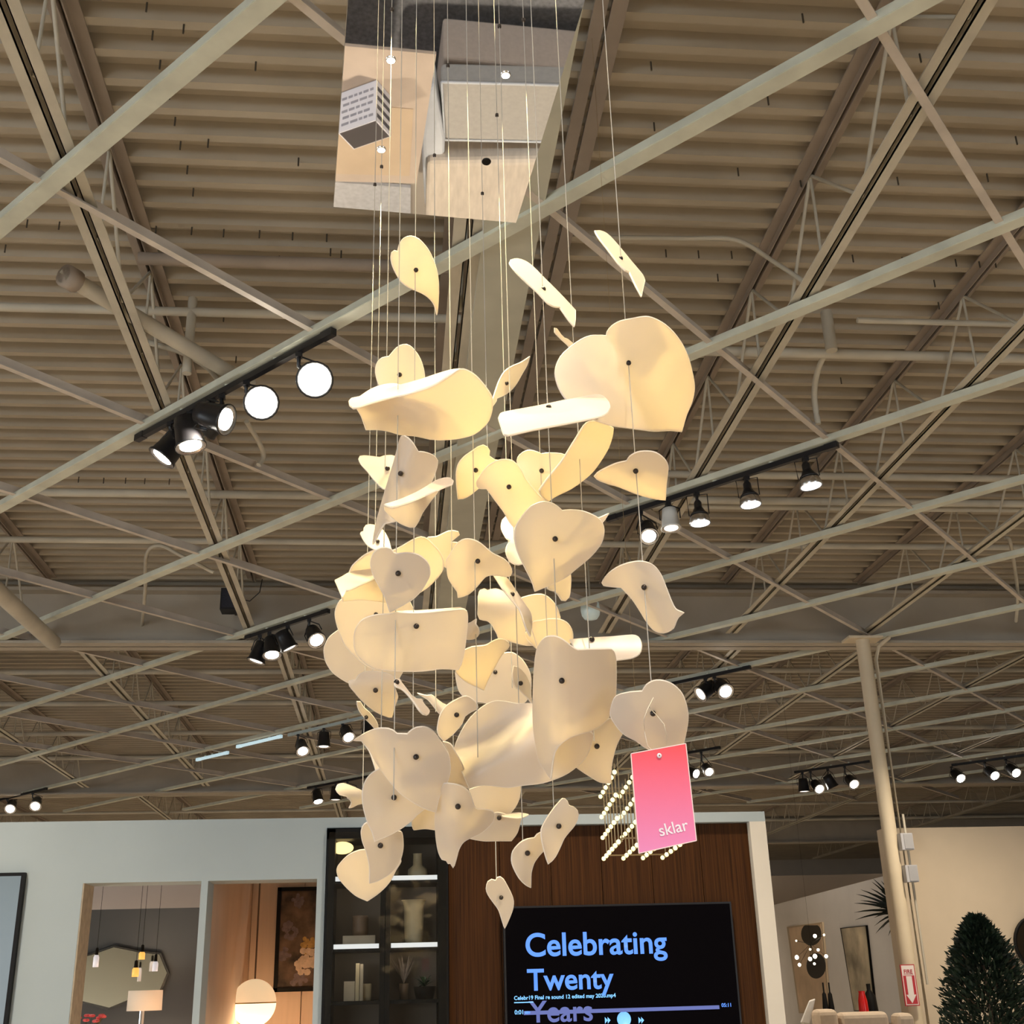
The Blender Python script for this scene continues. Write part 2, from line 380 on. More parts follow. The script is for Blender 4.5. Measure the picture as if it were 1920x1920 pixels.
for x, y, s, aim, k, gl, lb in (
    (590, 712, 0.215, (0.10, -0.86, -0.50), 'can', LAMPW, 'glaring round lamp at the end of the six-lamp track, beside strut crossing'),
    (490, 755, 0.215, (0.16, -0.86, -0.50), 'can', LAMPW, 'glaring round lamp, second from the strut crossing on the six-lamp track'),
    (425, 787, 0.20, (0.86, -0.30, -0.36), 'can', LAMP, 'lit lamp turned sideways, third from strut crossing on the six-lamp track'),
    (388, 806, 0.15, (-0.75, 0.45, -0.35), 'can', LAMPD, 'silver-backed lamp turned away in the middle of the six-lamp track'),
    (358, 836, 0.20, (0.25, -0.05, -0.95), 'can', LAMP, 'lit lamp tilted down, second from the far end of six-lamp track'),
    (303, 856, 0.20, (-0.55, -0.05, -0.80), 'can', LAMP, 'lit lamp tilted outward at the far end of the six-lamp track')):
    spot(x, y, o, s, aim, k, gl, lb, g1, 60)
o = track((1150, 1560), (1000, 842), 'black track right of the leaves with bell lamps and one white lamp')
g2 = 'lamps on the track with the white lamp'
for x, y, s, aim, k, gl, lb in (
    (1521, 911, 0.17, (0.10, -0.05, -1), 'bell', LAMPD, 'bell lamp with silver reflector nearest the strut crossing, beside track end'),
    (1408, 947, 0.17, (0.06, -0.05, -1), 'bell', LAMPD, 'middle bell lamp with silver reflector on the track with the white lamp'),
    (1313, 982, 0.17, (0.02, -0.05, -1), 'bell', LAMPD, 'bell lamp with silver reflector next to the white lamp'),
    (1258, 983, 0.16, (0.0, -0.1, -1), 'white', LAMPD, 'white cage track lamp between black lamps, unlit'),
    (1217, 1006, 0.16, (-0.05, -0.62, -0.78), 'can', LAMP, 'black can lamp with lit face beside the white lamp')):
    spot(x, y, o, s, aim, k, gl, lb, g2, 40 if k != 'white' else 0)
o = track((466, 610), (1202, 1152), 'black track holding a tight cluster of lamps below the loudspeaker')
g3 = 'lamps on the track below the loudspeaker'
for x, y, s, aim, gl, lb in (
    (480, 1240, 0.20, (-0.3, 0, -0.95), LAMPD, 'end lamp of the cluster below the loudspeaker, tilted outward'),
    (510, 1229, 0.20, (0.1, -0.3, -0.9), LAMP, 'brightest lamp of the cluster below the loudspeaker'),
    (543, 1216, 0.19, (0.45, 0.1, -0.85), LAMPD, 'dim lamp tilted sideways in the cluster below the loudspeaker'),
    (594, 1201, 0.19, (0.3, -0.6, -0.7), LAMP, 'lit lamp standing apart from the cluster below the loudspeaker')):
    spot(x, y, o, s, aim, 'can', gl, lb, g3, 25)
BLUEG = mat('track_pale_blue', (0.55, 0.66, 0.70), 0.25, 0.3)
fa = (0.1, -0.75, -0.6); fb = (0.2, -0.3, -0.9)
def far_track(xs, ys, tl, g, lamps, m=BLACK, s=0.22):
    o = track(xs, ys, tl, m, False)
    for x, y, aim, gl, lb in lamps: spot(x, y, o, s, aim, 'can', gl, lb, g)
far_track((545, 690), (1384, 1338), 'pale grey track whose end is hidden behind a grey petal leaf', 'lamps on the pale grey track', [
    (568, 1409, (0.2, -0.6, -0.7), LAMP, 'lit lamp at the bare end of the pale grey track'), (607, 1396, (0, -0.05, -1), LAMPD, 'dim lamp pointing straight down between two lit lamps, pale grey track'),
    (654, 1383, (0.3, -0.6, -0.7), LAMP, 'lit lamp next to the leaves on the pale grey track'), (690, 1370, (0, 0, -1), LAMPD, 'lamp of the pale grey track half hidden by hanging leaf')], BLUEG, 0.20)
TRACK_SHEEN = mat('track_sheen_glow', (0.6, 0.75, 0.8), 0.3, emit=((0.6, 0.85, 0.95), 0.55))  # emission stands in for light reflected off the track sides
track((372, 424), (1426, 1411), 'shorter pale blue track segment with its sheen set glowing under a strut', TRACK_SHEEN, False)
track((448, 524), (1402, 1380), 'longer pale blue track segment with its sheen set glowing under a strut next to the pale grey track', TRACK_SHEEN, False)
far_track((580, 700), (1482, 1450), 'black track close above the grey partition, partly behind small leaves', 'lamps close above the grey partition', [
    (597, 1502, fb, LAMP, 'lit lamp farthest from the leaves close above grey partition'), (629, 1498, dn, LAMPD, 'dim lamp pointing down close above grey partition'), (661, 1492, fa, LAMP, 'lit lamp peeping past a small leaf close above grey partition')])
far_track((0, 85), (1500, 1480), 'short black track with two lamps above the grey partition', 'pair of lamps above the grey partition', [
    (20, 1508, fa, LAMP, 'lit lamp on the outer end of the short two-lamp track'), (66, 1512, fa, LAMP, 'lit lamp on the inner end of the short two-lamp track')])
far_track((1255, 1400), (1290, 1247), 'black track with two lamps behind the round tagged leaf', 'pair of lamps behind the tagged leaf', [
    (1313, 1302, (-0.8, -0.2, -0.55), LAMPD, 'dark lamp turned sideways behind the round tagged leaf'), (1361, 1297, fa, LAMP, 'bright lamp facing forward behind the round tagged leaf')])
far_track((1260, 1345), (1420, 1400), 'dark track with two bright lamps beside the pink tag', 'pair of bright lamps beside the pink tag', [
    (1306, 1451, (0.5, -0.75, -0.4), LAMP, 'narrow oval bright lamp touching the pink tag'), (1330, 1448, fa, LAMP, 'round bright lamp one step away from the pink tag')], BLACK, 0.19)
far_track((1495, 1625), (1452, 1425), 'dark track with four lamps next to the steel column', 'four lamps next to the steel column', [
    (1508, 1484, dn, LAMPD, 'dim lamp at the outer end of the four-lamp track'), (1537, 1480, fa, LAMP, 'lit lamp between two dim ones on the four-lamp track'), (1562, 1476, (0.4, 0, -0.9), LAMPD, 'dim tilted lamp on the four-lamp track'), (1602, 1471, fa, LAMP, 'lit lamp of the four-lamp track closest to the steel column')])
far_track((1790, 1915), (1436, 1416), 'dark track with three lamps above the beige wall', 'three lamps above the beige wall', [
    (1802, 1460, fa, LAMP, 'lit lamp of the three above beige wall nearest the column'), (1866, 1455, fa, LAMP, 'middle lit lamp of the three above beige wall'), (1906, 1450, fa, LAMP, 'lit lamp of the three above beige wall farthest from the column')])

# loudspeaker, bell lamp, sensor boxes on the girder
p = at(433, 1127, 12.45)
t = thing('loudspeaker', 'black box loudspeaker hanging in front of the steel girder', 'loudspeaker', p)
MB().box(p+Vector((-0.10, -0.09, -0.12)), p+Vector((0.10, 0.10, 0.12))).build('cabinet', BLACK, t)
MB().box(p+Vector((-0.085, -0.10, -0.10)), p+Vector((0.085, -0.088, 0.10))).build('grille', mat('grille_cloth', (0.02, 0.022, 0.035), 0.8, noise=0.3, scale=80), t)
MB().bar(p+Vector((0, 0.10, 0.0)), (p.x, 12.935, p.z), 0.03, 0.03).build('bracket', BLACK, t)
MB().tube([p+Vector((0.10, 0, 0.02)), p+Vector((0.2, 0, 0.0)), p+Vector((0.3, 0, 0.1)), p+Vector((0.32, 0, 0.25))], 0.006, 5).build('cable', BLACK, t)
p = at(1107, 1143, 11.8)
t = thing('bell_pendant', 'pale translucent bell lamp hanging beside the roof girder', 'pendant lamp', p)
MB().lathe([(0.03, 0.12), (0.06, 0.10), (0.10, 0.06), (0.105, 0.0), (0.095, -0.06), (0.07, -0.10), (0.001, -0.115)], p, None, 18).build('shade', mat('frosted_shade', (0.55, 0.62, 0.58), 0.3, emit=((0.7, 0.85, 0.8), 0.12)), t)
MB().tube([p+Vector((0, 0, 0.12)), p+Vector((0, 0, 0.55))], 0.01, 6).build('stem', STEEL, t)

# ---------------------------------------------------------------- partition with the television
WY = 7.6; TH = 0.25
def X(px, Y=WY, py=1750): return at(px, py, Y).x
def Z(py, px=700, Y=WY): return at(px, py, Y).z
GREY = mat('partition_grey', (0.39, 0.445, 0.455), 0.75, noise=0.03, scale=2)
TRIM = mat('partition_cream', (0.72, 0.66, 0.56), 0.7, noise=0.03, scale=3)
WTOP = Z(1535, 480)
def W3(x0, x1, z0, z1, m, nm='panel', y0=WY, y1=WY+TH):
    wl.box((x0, y0, z0), (x1, y1, z1))
OT = Z(1652, 370)                                   # top of the openings
wl = MB()
xo = [X(-420), X(146), X(371), X(384), X(591), X(607)]
W3(xo[0], xo[1], 0, WTOP, GREY); W3(xo[2], xo[3], 0, OT, GREY); W3(xo[4], xo[5], 0, WTOP, GREY); W3(xo[1], xo[4], OT, WTOP, GREY)
xb1, xw1, xt1 = X(842), X(1411, py=1600), X(1436, py=1550)
HT = Z(1548, 900)
W3(xo[5], xt1, HT, WTOP, GREY)
wall_c = tag(wl.build('wall_partition', GREY), 'grey partition wall with two openings', None, None, 'structure')
wl = MB(); W3(xw1, xt1, 0, HT, TRIM)
tag(wl.build('trim_1', TRIM), 'cream end trim of the partition', None, None, 'structure')
wl = MB(); wl.box((xo[1]-0.001, WY+0.002, 0), (xo[1]+0.008, WY+TH, OT)); tag(wl.build('trim_2', mat('raw_wood_jamb', (0.42, 0.34, 0.24), 0.7, noise=0.15, scale=20)), 'raw wood lining of the opening', None, None, 'structure')
# dark reeded wood panels behind the television
WOOD = mat('walnut_veneer', (0.052, 0.019, 0.0045), 0.6, noise=0.45, scale=10, stretch=(14, 1, 0.2), bump=0.2, spec=0.12)
wood = MB().box((xb1, WY+0.10, 0), (xw1, WY+0.16, HT)).build('wall_panelled', WOOD); tag(wood, 'dark walnut panelled wall', None, None, 'structure')
n = 6
for i in range(n):
    a = xb1+(xw1-xb1)*i/n; c = xb1+(xw1-xb1)*(i+1)/n
    MB().box((a+0.002, WY+0.06, 0.0), (c-0.002, WY+0.10, HT-0.002)).build('panel', WOOD, wood)

# television
tv = thing('television', 'large black wall television showing blue lettering', 'television', (X(1160), WY+0.03, Z(1690)-0.85))
TY = WY-0.02
a = at(943, 1699, TY); c = at(1371, 1691, TY); tw = c.x-a.x; tz1 = (a.z+c.z)/2; tz0 = tz1-tw*0.565
MB().box((a.x, TY+0.005, tz0), (c.x, TY+0.06, tz1)).build('casing', BLACK, tv)
MB().box((a.x+0.012, TY, tz0+0.012), (c.x-0.012, TY+0.006, tz1-0.012)).build('screen', mat('tv_screen', (0.002, 0.0018, 0.002), 0.16, spec=0.03, emit=((0.3, 0.2, 0.3), 0.004)), tv)
BLUE = mat('screen_blue', (0.02, 0.05, 0.2), 0.5, emit=((0.11, 0.31, 1.0), 1.05))
BLUE2 = mat('screen_violet_blue', (0.05, 0.08, 0.2), 0.5, emit=((0.12, 0.14, 0.42), 0.75))
CYAN = mat('screen_cyan', (0.1, 0.3, 0.5), 0.5, emit=((0.20, 0.50, 1.0), 1.0))
def scr_text(body, x0, x1, yb, m, bold=0.0):
    p, q = at(x0, yb, TY-0.003), at(x1, yb, TY-0.003)
    text_mesh('lettering', body, q.x-p.x, p, (1, 0, 0), (0, 0, 1), m, tv, bold=bold)
scr_text('Celebrating', 986, 1252, 1793, BLUE, 0.018); scr_text('Twenty', 989, 1152, 1857, BLUE, 0.018); scr_text('Years', 992, 1112, 1917, BLUE2, 0.014)
scr_text('Celebr19 Final re sound 12 edited may 2020.mp4', 964, 1155, 1875, CYAN, 0.02)
scr_text('0:01', 965, 981, 1902, CYAN, 0.02); scr_text('05:11', 1353, 1371, 1888, BLUE, 0.02)
def scr_box(x0, y0, x1, y1, m, nm):
    p, q = at(x0, y0, TY-0.003), at(x1, y1, TY-0.003); return MB().box((p.x, TY-0.004, p.z), (q.x, TY-0.002, q.z)).build(nm, m, tv)
scr_box(982, 1896, 1349, 1892, BLUE2, 'progress_bar'); scr_box(964, 1881, 1000, 1878, CYAN, 'underline'); scr_box(984, 1901, 994, 1896, CYAN, 'progress_knob')
p = at(1170, 1911, TY-0.003); MB().lathe([(0.001, 0), (0.042, 0), (0.042, 0.002)], p, (0, -1, 0), 24).build('play_button', CYAN, tv)
for x0, s in ((1134, 1), (1197, -1)):
    p, q = at(x0, 1907, TY-0.003), at(x0+11, 1919, TY-0.003); mx = (p.x+q.x)/2
    for k in (p.x, mx): MB().prism([(k, p.z), (k, q.z), (k+(mx-p.x), (p.z+q.z)/2)], TY-0.004, TY-0.002).build('skip_button', CYAN, tv)

# bookcase
BK = mat('bookcase_black', (0.008, 0.007, 0.006), 0.5, spec=0.15); BKIN = mat('bookcase_back', (0.13, 0.10, 0.075), 0.7, noise=0.1, scale=4)
bx0, bx1, byf, byb = xo[5]+0.005, xb1-0.005, WY-0.03, WY+0.38
bc = thing('bookcase', 'tall black bookcase with lit white shelf edges', 'bookcase', ((bx0+bx1)/2, WY+0.15, 0))
MB().box((bx0, byb-0.02, 0), (bx1, byb, HT-0.01)).build('back_panel', BKIN, bc)
xm = X(722, byf); dv = 0.03
for xa, xc in ((bx0, bx0+0.05), (bx1-0.06, bx1), (xm-dv, xm+dv)): MB().box((xa, byf, 0), (xc, byb-0.021, HT-0.01)).build('upright', BK, bc)
MB().box((bx0, byf, HT-0.07), (bx1, byb-0.021, HT-0.011)).build('top', BK, bc)
SH = [Z(1649, 720, byf), Z(1776, 720, byf), Z(1876, 720, byf)]
LED = mat('shelf_light', (0.9, 0.9, 0.9), 0.4, emit=((0.92, 0.96, 1.0), 0.75))
for z in SH:
    for xa, xc in ((bx0+0.05, xm-dv), (xm+dv, bx1-0.06)):
        s = MB().box((xa+0.001, byf+0.03, z-0.02), (xc-0.001, byb-0.021, z)).build('shelf', BK, bc)
        if z is not SH[2]: MB().box((xa+0.006, byf+0.012, z-0.004), (xc-0.006, byf+0.029, z+0.022)).build('shelf_light', LED, s)
for z in SH[:2]:
    for xa, xc in ((bx0+0.05, xm-dv), (xm+dv, bx1-0.06)):
        light('AREA', 'shelf_light_beam', ((xa+xc)/2, byf+0.06, z-0.025), 0.2, (1, 0.9, 0.75), ((xa+xc)/2, byb, z-0.5), shape='RECTANGLE', size=xc-xa-0.05, size_y=0.02)
gm = bpy.data.materials.new('clear_door_glass'); gm.use_nodes = True; nt = gm.node_tree
for n_ in list(nt.nodes): nt.nodes.remove(n_)
go = nt.nodes.new('ShaderNodeOutputMaterial'); gt = nt.nodes.new('ShaderNodeBsdfTransparent'); gg_ = nt.nodes.new('ShaderNodeBsdfGlossy'); gx_ = nt.nodes.new('ShaderNodeMixShader'); gf = nt.nodes.new('ShaderNodeFresnel')
gt.inputs[0].default_value = (0.90, 0.90, 0.88, 1); gg_.inputs['Roughness'].default_value = 0.02; gf.inputs[0].default_value = 1.45
nt.links.new(gf.outputs[0], gx_.inputs[0]); nt.links.new(gt.outputs[0], gx_.inputs[1]); nt.links.new(gg_.outputs[0], gx_.inputs[2]); nt.links.new(gx_.outputs[0], go.inputs[0])
for xa, xc in ((bx0+0.012, xm-0.002), (xm+0.002, bx1-0.012)):
    dr = MB().box((xa, byf-0.008, 0.05), (xc, byf-0.004, HT-0.03)).build('glass_door', gm, bc)
    kx = xc-0.02 if xc < xm else xa+0.02
    MB().tube([(kx, byf-0.02, 0.95), (kx, byf-0.02, 1.15)], 0.005, 6).build('handle', BLACK, dr)
IVORY = mat('ivory_ceramic', (0.52, 0.42, 0.26), 0.5, noise=0.08, scale=12); PAPER = mat('linen_book', (0.45, 0.37, 0.27), 0.8, noise=0.12, scale=15); BROWNP = mat('brown_pottery', (0.16, 0.10, 0.06), 0.5, noise=0.2, scale=12)
def vase(nm, px, zb, y, prof, m, label, cat='vase'):
    p = at(px, 1700, y); p.z = zb
    v = MB().lathe([(0.001, 0)]+prof+[(prof[-1][0]*0.8, prof[-1][1]), (prof[-1][0]*0.75, prof[-1][1]*0.9), (0.001, prof[-1][1]*0.85)], p, None, 20).build(nm, m)
    return tag(v, label, cat)
vase('vase', 783, SH[0]+0.001, WY+0.15, [(0.05, 0), (0.062, 0.04), (0.06, 0.07), (0.03, 0.095), (0.028, 0.16), (0.032, 0.165)], IVORY, 'ivory bottle vase with narrow neck on the top lit shelf')
vase('vase', 776, SH[1]+0.001, WY+0.15, [(0.045, 0), (0.055, 0.05), (0.06, 0.16), (0.062, 0.24), (0.072, 0.27), (0.078, 0.275)], IVORY, 'tall ivory vase with flared rim on the second lit shelf')
def book(nm, x0, x1, zb, h, y0, y1, m, label, cat='book', group=None):
    a, c = X(x0, (y0+y1)/2), X(x1, (y0+y1)/2); b = MB(); b.box((a, y0, zb), (c, y1, zb+h))
    r = b.build(nm, m); tag(r, label, cat, group)
    MB().box((a+0.003, y0-0.002, zb+0.003), (c-0.003, y0, zb+h-0.003)).build('cover', m, r); return r
book('storage_box', 644, 704, SH[1]+0.001, 0.072, WY+0.06, WY+0.26, PAPER, 'tan linen box on the second lit shelf', 'box')
vase('pot', 676, SH[1]+0.075, WY+0.15, [(0.045, 0), (0.05, 0.03), (0.05, 0.10), (0.048, 0.115)], BROWNP, 'brown banded pot standing on the tan linen box', 'pot')
for i, (a, c, hh, lb) in enumerate(((648, 668, 0.11, 'short tan book at the end of the leaning row on the third shelf'), (669, 676, 0.21, 'tall thin tan book standing in the row on the third shelf'), (677, 683, 0.205, 'tall cream book beside thin tan book on the third shelf'))):
    book('book', a, c, SH[2]+0.001, hh, WY+0.08, WY+0.22, (PAPER, IVORY, PAPER)[i], lb)
vase('candle', 690, SH[2]+0.001, WY+0.16, [(0.028, 0), (0.03, 0.02), (0.03, 0.09), (0.027, 0.095)], IVORY, 'round cream candle beside the books on the third shelf', 'candle')
def leafy(name, label, cat, base, n, spread, height, wid, m, potm=None, up=0.4, droop=0.3, seed=1, pot=(0.06, 0.08)):
    rnd = random.Random(seed); base = Vector(base); t = thing(name, label, cat, base); b = MB()
    for i in range(n):
        a = rnd.uniform(0, 2*math.pi); e = rnd.uniform(up, 1.35); l = height*rnd.uniform(0.7, 1.05); pts = []
        d = Vector((math.cos(a)*math.cos(e), math.sin(a)*math.cos(e), math.sin(e))); s = d.cross(Vector((0, 0, 1))).normalized()
        for k in range(6):
            u = k/5; c = base+Vector((0, 0, pot[1]))+d*l*u+Vector((math.cos(a), math.sin(a), 0))*spread*u*u*0.5-Vector((0, 0, droop*l*u*u))
            w = wid*(0.35+1.3*u)*(1-u)**0.6+0.0005; pts += [c-s*w, c+s*w]
        b.add(pts, [(2*k, 2*k+1, 2*k+3, 2*k+2) for k in range(5)])
    b.build('foliage', m, t)
    if potm: MB().lathe([(0.001, 0), (pot[0]*0.75, 0), (pot[0], pot[1]), (pot[0]*0.9, pot[1]), (0.001, pot[1]*0.8)], base, None, 18).build('pot', potm, t)
    return t
GREEN = mat('dark_leaf', (0.02, 0.06, 0.02), 0.5, noise=0.5, scale=30)
pb = at(796, 1860, WY+0.13); pb.z = SH[2]+0.001
leafy('potted_plant', 'small dark plant in black bowl on the third shelf', 'plant', pb, 40, 0.01, 0.10, 0.008, GREEN, BK, 0.2, 0.3, 3, (0.07, 0.07))
pb = at(757, 1860, WY+0.24); pb.z = SH[2]+0.001
leafy('dried_flowers', 'pale dried flower spray standing behind the black bowl', 'flowers', pb, 60, 0.0, 0.17, 0.005, mat('dried_petal', (0.35, 0.28, 0.24), 0.8, noise=0.3, scale=40), BROWNP, 1.0, 0.05, 4, (0.03, 0.09))
# added amber glow and cord standing for a chandelier's reflection in the glass door
p = at(642, 1590, WY+0.12); t = thing('amber_reflection', 'small glowing amber blob standing for a chandelier reflection in the bookcase top bay', 'reflection', p)
MB().ball(p, 0.07, 14, 8, (1.0, 0.7, 0.55)).build('reflection_blob', mat('amber_reflection_glow', (0.9, 0.6, 0.2), 0.2, emit=((1.0, 0.72, 0.30), 2.2)), t)
MB().tube([p+Vector((0, 0, 0.03)), (p.x, p.y, HT-0.075)], 0.004, 6).build('cord', BK, t)

# ---------------------------------------------------------------- rooms behind the openings
RY = 10.3
gz = Z(1704, 260, RY)
DG = mat('charcoal_wall', (0.075, 0.083, 0.095), 0.8, noise=0.06, scale=3)
xs_ = X(378)
tag(MB().box((X(-200, RY), RY, 0), (xs_-0.03, RY+0.12, gz)).build('wall_charcoal', DG), 'charcoal grey wall behind the first opening', None, None, 'structure')
tag(MB().box((-9, 14.0, 0), (0.2, 14.15, 3.3)).build('wall_white', mat('dusty_white', (0.60, 0.53, 0.49), 0.8, noise=0.03, scale=3)), 'white wall beyond the charcoal wall', None, None, 'structure')
tag(MB().hexa([(-5.2, 11.2, 2.3), (-5.0, 11.2, 2.3), (-3.6, 13.9, 2.3), (-3.8, 13.9, 2.3), (-5.2, 11.2, 2.9), (-5.0, 11.2, 2.9), (-3.6, 13.9, 2.9), (-3.8, 13.9, 2.9)]).build('wall_angled', WHITEP), 'angled white bulkhead', None, None, 'structure')
PEACH = mat('peach_panelling', (0.60, 0.45, 0.34), 0.6, noise=0.06, scale=5, stretch=(6, 1, 0.3))
pw = tag(MB().box((xs_, RY-0.1, 0), (X(640, RY), RY, 2.75)).build('wall_peach', PEACH), 'peach panelled wall behind the second opening', None, None, 'structure')
for i in range(8):
    a = xs_+0.42*i; MB().box((a+0.004, RY-0.13, 0), (a+0.416, RY-0.1, 2.75)).build('panel', PEACH, pw)
tag(MB().box((xs_-0.03, WY+TH, 0), (xs_, RY, 2.45)).build('wall_divider', PEACH), 'peach side wall between the openings', None, None, 'structure')
tag(MB().box((X(640, RY), WY+0.45, 0), (X(640, RY)+0.1, RY, 2.45)).build('wall_closure', PEACH), None, None, None, 'structure')
# framed picture
p, q = at(521, 1664, RY-0.16), at(600, 1858, RY-0.16)
t = thing('framed_picture', 'tall dark floral picture in black frame on the peach wall', 'picture', ((p.x+q.x)/2, RY-0.15, q.z))
fr = MB(); fw = 0.03
fr.box((p.x, RY-0.17, q.z), (p.x+fw, RY-0.132, p.z)); fr.box((q.x-fw, RY-0.17, q.z), (q.x, RY-0.132, p.z)); fr.box((p.x, RY-0.17, p.z-fw), (q.x, RY-0.132, p.z)); fr.box((p.x, RY-0.17, q.z), (q.x, RY-0.132, q.z+fw)); fr.build('frame', BK, t)
MB().box((p.x+fw, RY-0.15, q.z+fw), (q.x-fw, RY-0.132, p.z-fw)).build('canvas', mat('floral_print', (0.02, 0.016, 0.018), 0.7, noise=0.9, scale=6, col2=(0.22, 0.14, 0.09)), t)
PETAL = [mat('petal_cream', (0.62, 0.48, 0.36), 0.8, noise=0.2, scale=30), mat('petal_gold', (0.45, 0.27, 0.08), 0.8, noise=0.3, scale=30), mat('petal_mauve', (0.16, 0.12, 0.12), 0.8, noise=0.3, scale=30)]
rnd = random.Random(5)
for (cx, cy, r, m) in ((572, 1803, 0.085, 0), (588, 1795, 0.07, 0), (578, 1772, 0.06, 1), (545, 1745, 0.065, 2), (532, 1790, 0.05, 2), (560, 1835, 0.06, 2), (560, 1690, 0.05, 2)):
    c = at(cx, cy, RY-0.152); b = MB()
    for k in range(22):
        a = rnd.uniform(0, 6.28); d = rnd.uniform(0.2, 1)*r; w = r*0.3; e = Vector((math.cos(a)*d, 0, math.sin(a)*d))
        b.lathe([(0.0005, 0), (w, 0.0004*k/22)], c+e+Vector((0, -0.0002*k, 0)), (0, -1, 0), 7)
    b.build('painted_flower', PETAL[m], t)
# globe pendant
p = at(476, 1881, RY-0.75); t = thing('globe_pendant', 'big glowing cream globe lamp hanging on a cord before the peach wall', 'pendant lamp', p)
gr = 0.162
MB().lathe([(gr*math.cos(a), gr*math.sin(a)) for a in (math.radians(d) for d in range(0, 91, 9))], p+Vector((0, 0, 0.004)), None, 28).build('upper_shade', mat('globe_upper', (0.75, 0.62, 0.42), 0.5, emit=((1.0, 0.72, 0.42), 0.62)), t)
MB().lathe([(gr*math.cos(a), gr*math.sin(a)) for a in (math.radians(d) for d in range(-90, 1, 9))], p, None, 28).build('lower_shade', mat('globe_lower', (0.9, 0.8, 0.6), 0.5, emit=((1.0, 0.80, 0.50), 1.5)), t)
MB().lathe([(gr*1.005, -0.002), (gr*1.008, 0.002), (gr*1.005, 0.006)], p, None, 28).build('seam_ring', mat('brass', (0.4, 0.28, 0.1), 0.3, 1.0), t)
MB().tube([p+Vector((0, 0, gr)), (p.x, p.y, 2.42)], 0.007, 6).build('cord', mat('brown_cord', (0.14, 0.09, 0.06), 0.7), t)
tag(MB().box((xs_, p.y-0.03, 2.42), (X(640, RY), p.y+0.03, 2.48)).build('trim_3', PEACH), 'beam that carries the globe lamp', None, None, 'structure')
light('POINT', 'globe_pendant_glow', p+Vector((0, -0.05, -gr-0.12)), 11, (1.0, 0.66, 0.36), shadow_soft_size=0.12)
light('POINT', 'peach_room_lamp', (p.x-0.3, RY-0.9, 0.9), 16, (1.0, 0.62, 0.34), shadow_soft_size=0.2)
# irregular wall mirror
def poly3(pix, Y): return [(v.x, v.z) for v in (at(x, y, Y) for x, y in pix)]
mp = [(135, 1795), (168, 1789), (213, 1773), (262, 1783), (302, 1787), (317, 1824), (303, 1858), (300, 1868), (240, 1878), (204, 1893), (135, 1876)]
cx = sum(a for a, _ in mp)/len(mp); cy = sum(b_ for _, b_ in mp)/len(mp)
t = thing('wall_mirror', 'many-sided mirror with dark slanted frame on the charcoal wall', 'mirror', at(225, 1893, RY-0.03))
inner = [(cx+(x-cx)*0.955, cy+(y-cy)*0.94) for x, y in mp]
MB().prism(poly3(mp, RY-0.03), RY-0.035, RY-0.001).build('frame', mat('mirror_bevel', (0.10, 0.10, 0.10), 0.25, 0.6), t)
MB().prism(poly3(inner, RY-0.03), RY-0.042, RY-0.036).build('glass', mat('warm_mirror', (0.80, 0.74, 0.62), 0.03, 1.0), t)
# drum table lamp
p = at(272, 1875, RY-0.45); p.z = 0; pz1, pz0 = at(272, 1857, RY-0.45).z, at(272, 1895, RY-0.45).z; rr = 0.128
t = thing('table_lamp', 'table lamp with white drum shade and chrome stem before the mirror', 'table lamp', (p.x, p.y, pz0-0.45))
MB().lathe([(rr*0.98, pz1), (rr, pz0), (rr*0.96, pz0), (rr*0.94, pz1)], p, None, 28).build('shade', mat('linen_shade', (0.78, 0.68, 0.58), 0.8, emit=((1, 0.85, 0.7), 0.10)), t)
MB().tube([(p.x-0.015, p.y, pz0-0.45), (p.x-0.015, p.y, pz0+0.06)], 0.022, 12).build('stem', CHROME, t)
MB().lathe([(0.001, 0), (0.09, 0), (0.09, 0.02), (0.02, 0.03)], (p.x, p.y, pz0-0.47), None, 20).build('base', CHROME, t)
light('POINT', 'table_lamp_glow', (p.x, p.y, pz0+0.05), 9, (1.0, 0.80, 0.55), shadow_soft_size=0.06)
light('POINT', 'back_room_fill', (p.x-1.2, WY+1.1, 1.0), 30, (1.0, 0.86, 0.68), shadow_soft_size=0.2)  # added point light without a fitting, brightens the room and its wall mirror
# glass pendants in front of the mirror
def mini(px, py, Y, r, h, m, label, glow=None):
    p = at(px, py, Y); t = thing('glass_pendant', label, 'pendant lamp', p, 'little pendants before the mirror')
    MB().lathe([(r*0.7, h/2), (r, h*0.3), (r, -h/2), (r*0.92, -h/2), (r*0.9, h*0.25)], p, None, 14).build('shade', m, t)
    MB().lathe([(0.004, h/2+0.05), (r*0.5, h/2+0.045), (r*0.6, h/2)], p, None, 12).build('socket', BK, t)
    MB().tube([p+Vector((0, 0, h/2+0.045)), (p.x, p.y, 2.42)], 0.0016, 5).build('cord', BK, t)
PYY = RY-1.1
tag(MB().box((X(-200, RY), PYY-0.02, 2.42), (xs_-0.03, PYY+0.02, 2.46)).build('trim_4', BK), 'rail that carries the glass pendants', None, None, 'structure')
GL = mat('frosted_glass', (0.75, 0.75, 0.82), 0.3, emit=((0.9, 0.9, 1.0), 0.35)); AM = mat('amber_shade', (0.7, 0.35, 0.08), 0.4, emit=((1.0, 0.55, 0.12), 0.8))
mini(180, 1802, PYY, 0.020, 0.08, GL, 'frosted glass cylinder pendant before the mirror, lone and tall'); mini(151, 1821, PYY, 0.016, 0.11, GL, 'slim frosted glass pendant beside the opening jamb')
mini(266, 1792, PYY, 0.022, 0.05, AM, 'upper amber glass pendant before the mirror'); mini(254, 1823, PYY, 0.024, 0.06, AM, 'lower amber glass pendant before the mirror'); mini(291, 1812, PYY, 0.020, 0.065, GL, 'frosted glass pendant beside mirror frame corner, shortest')
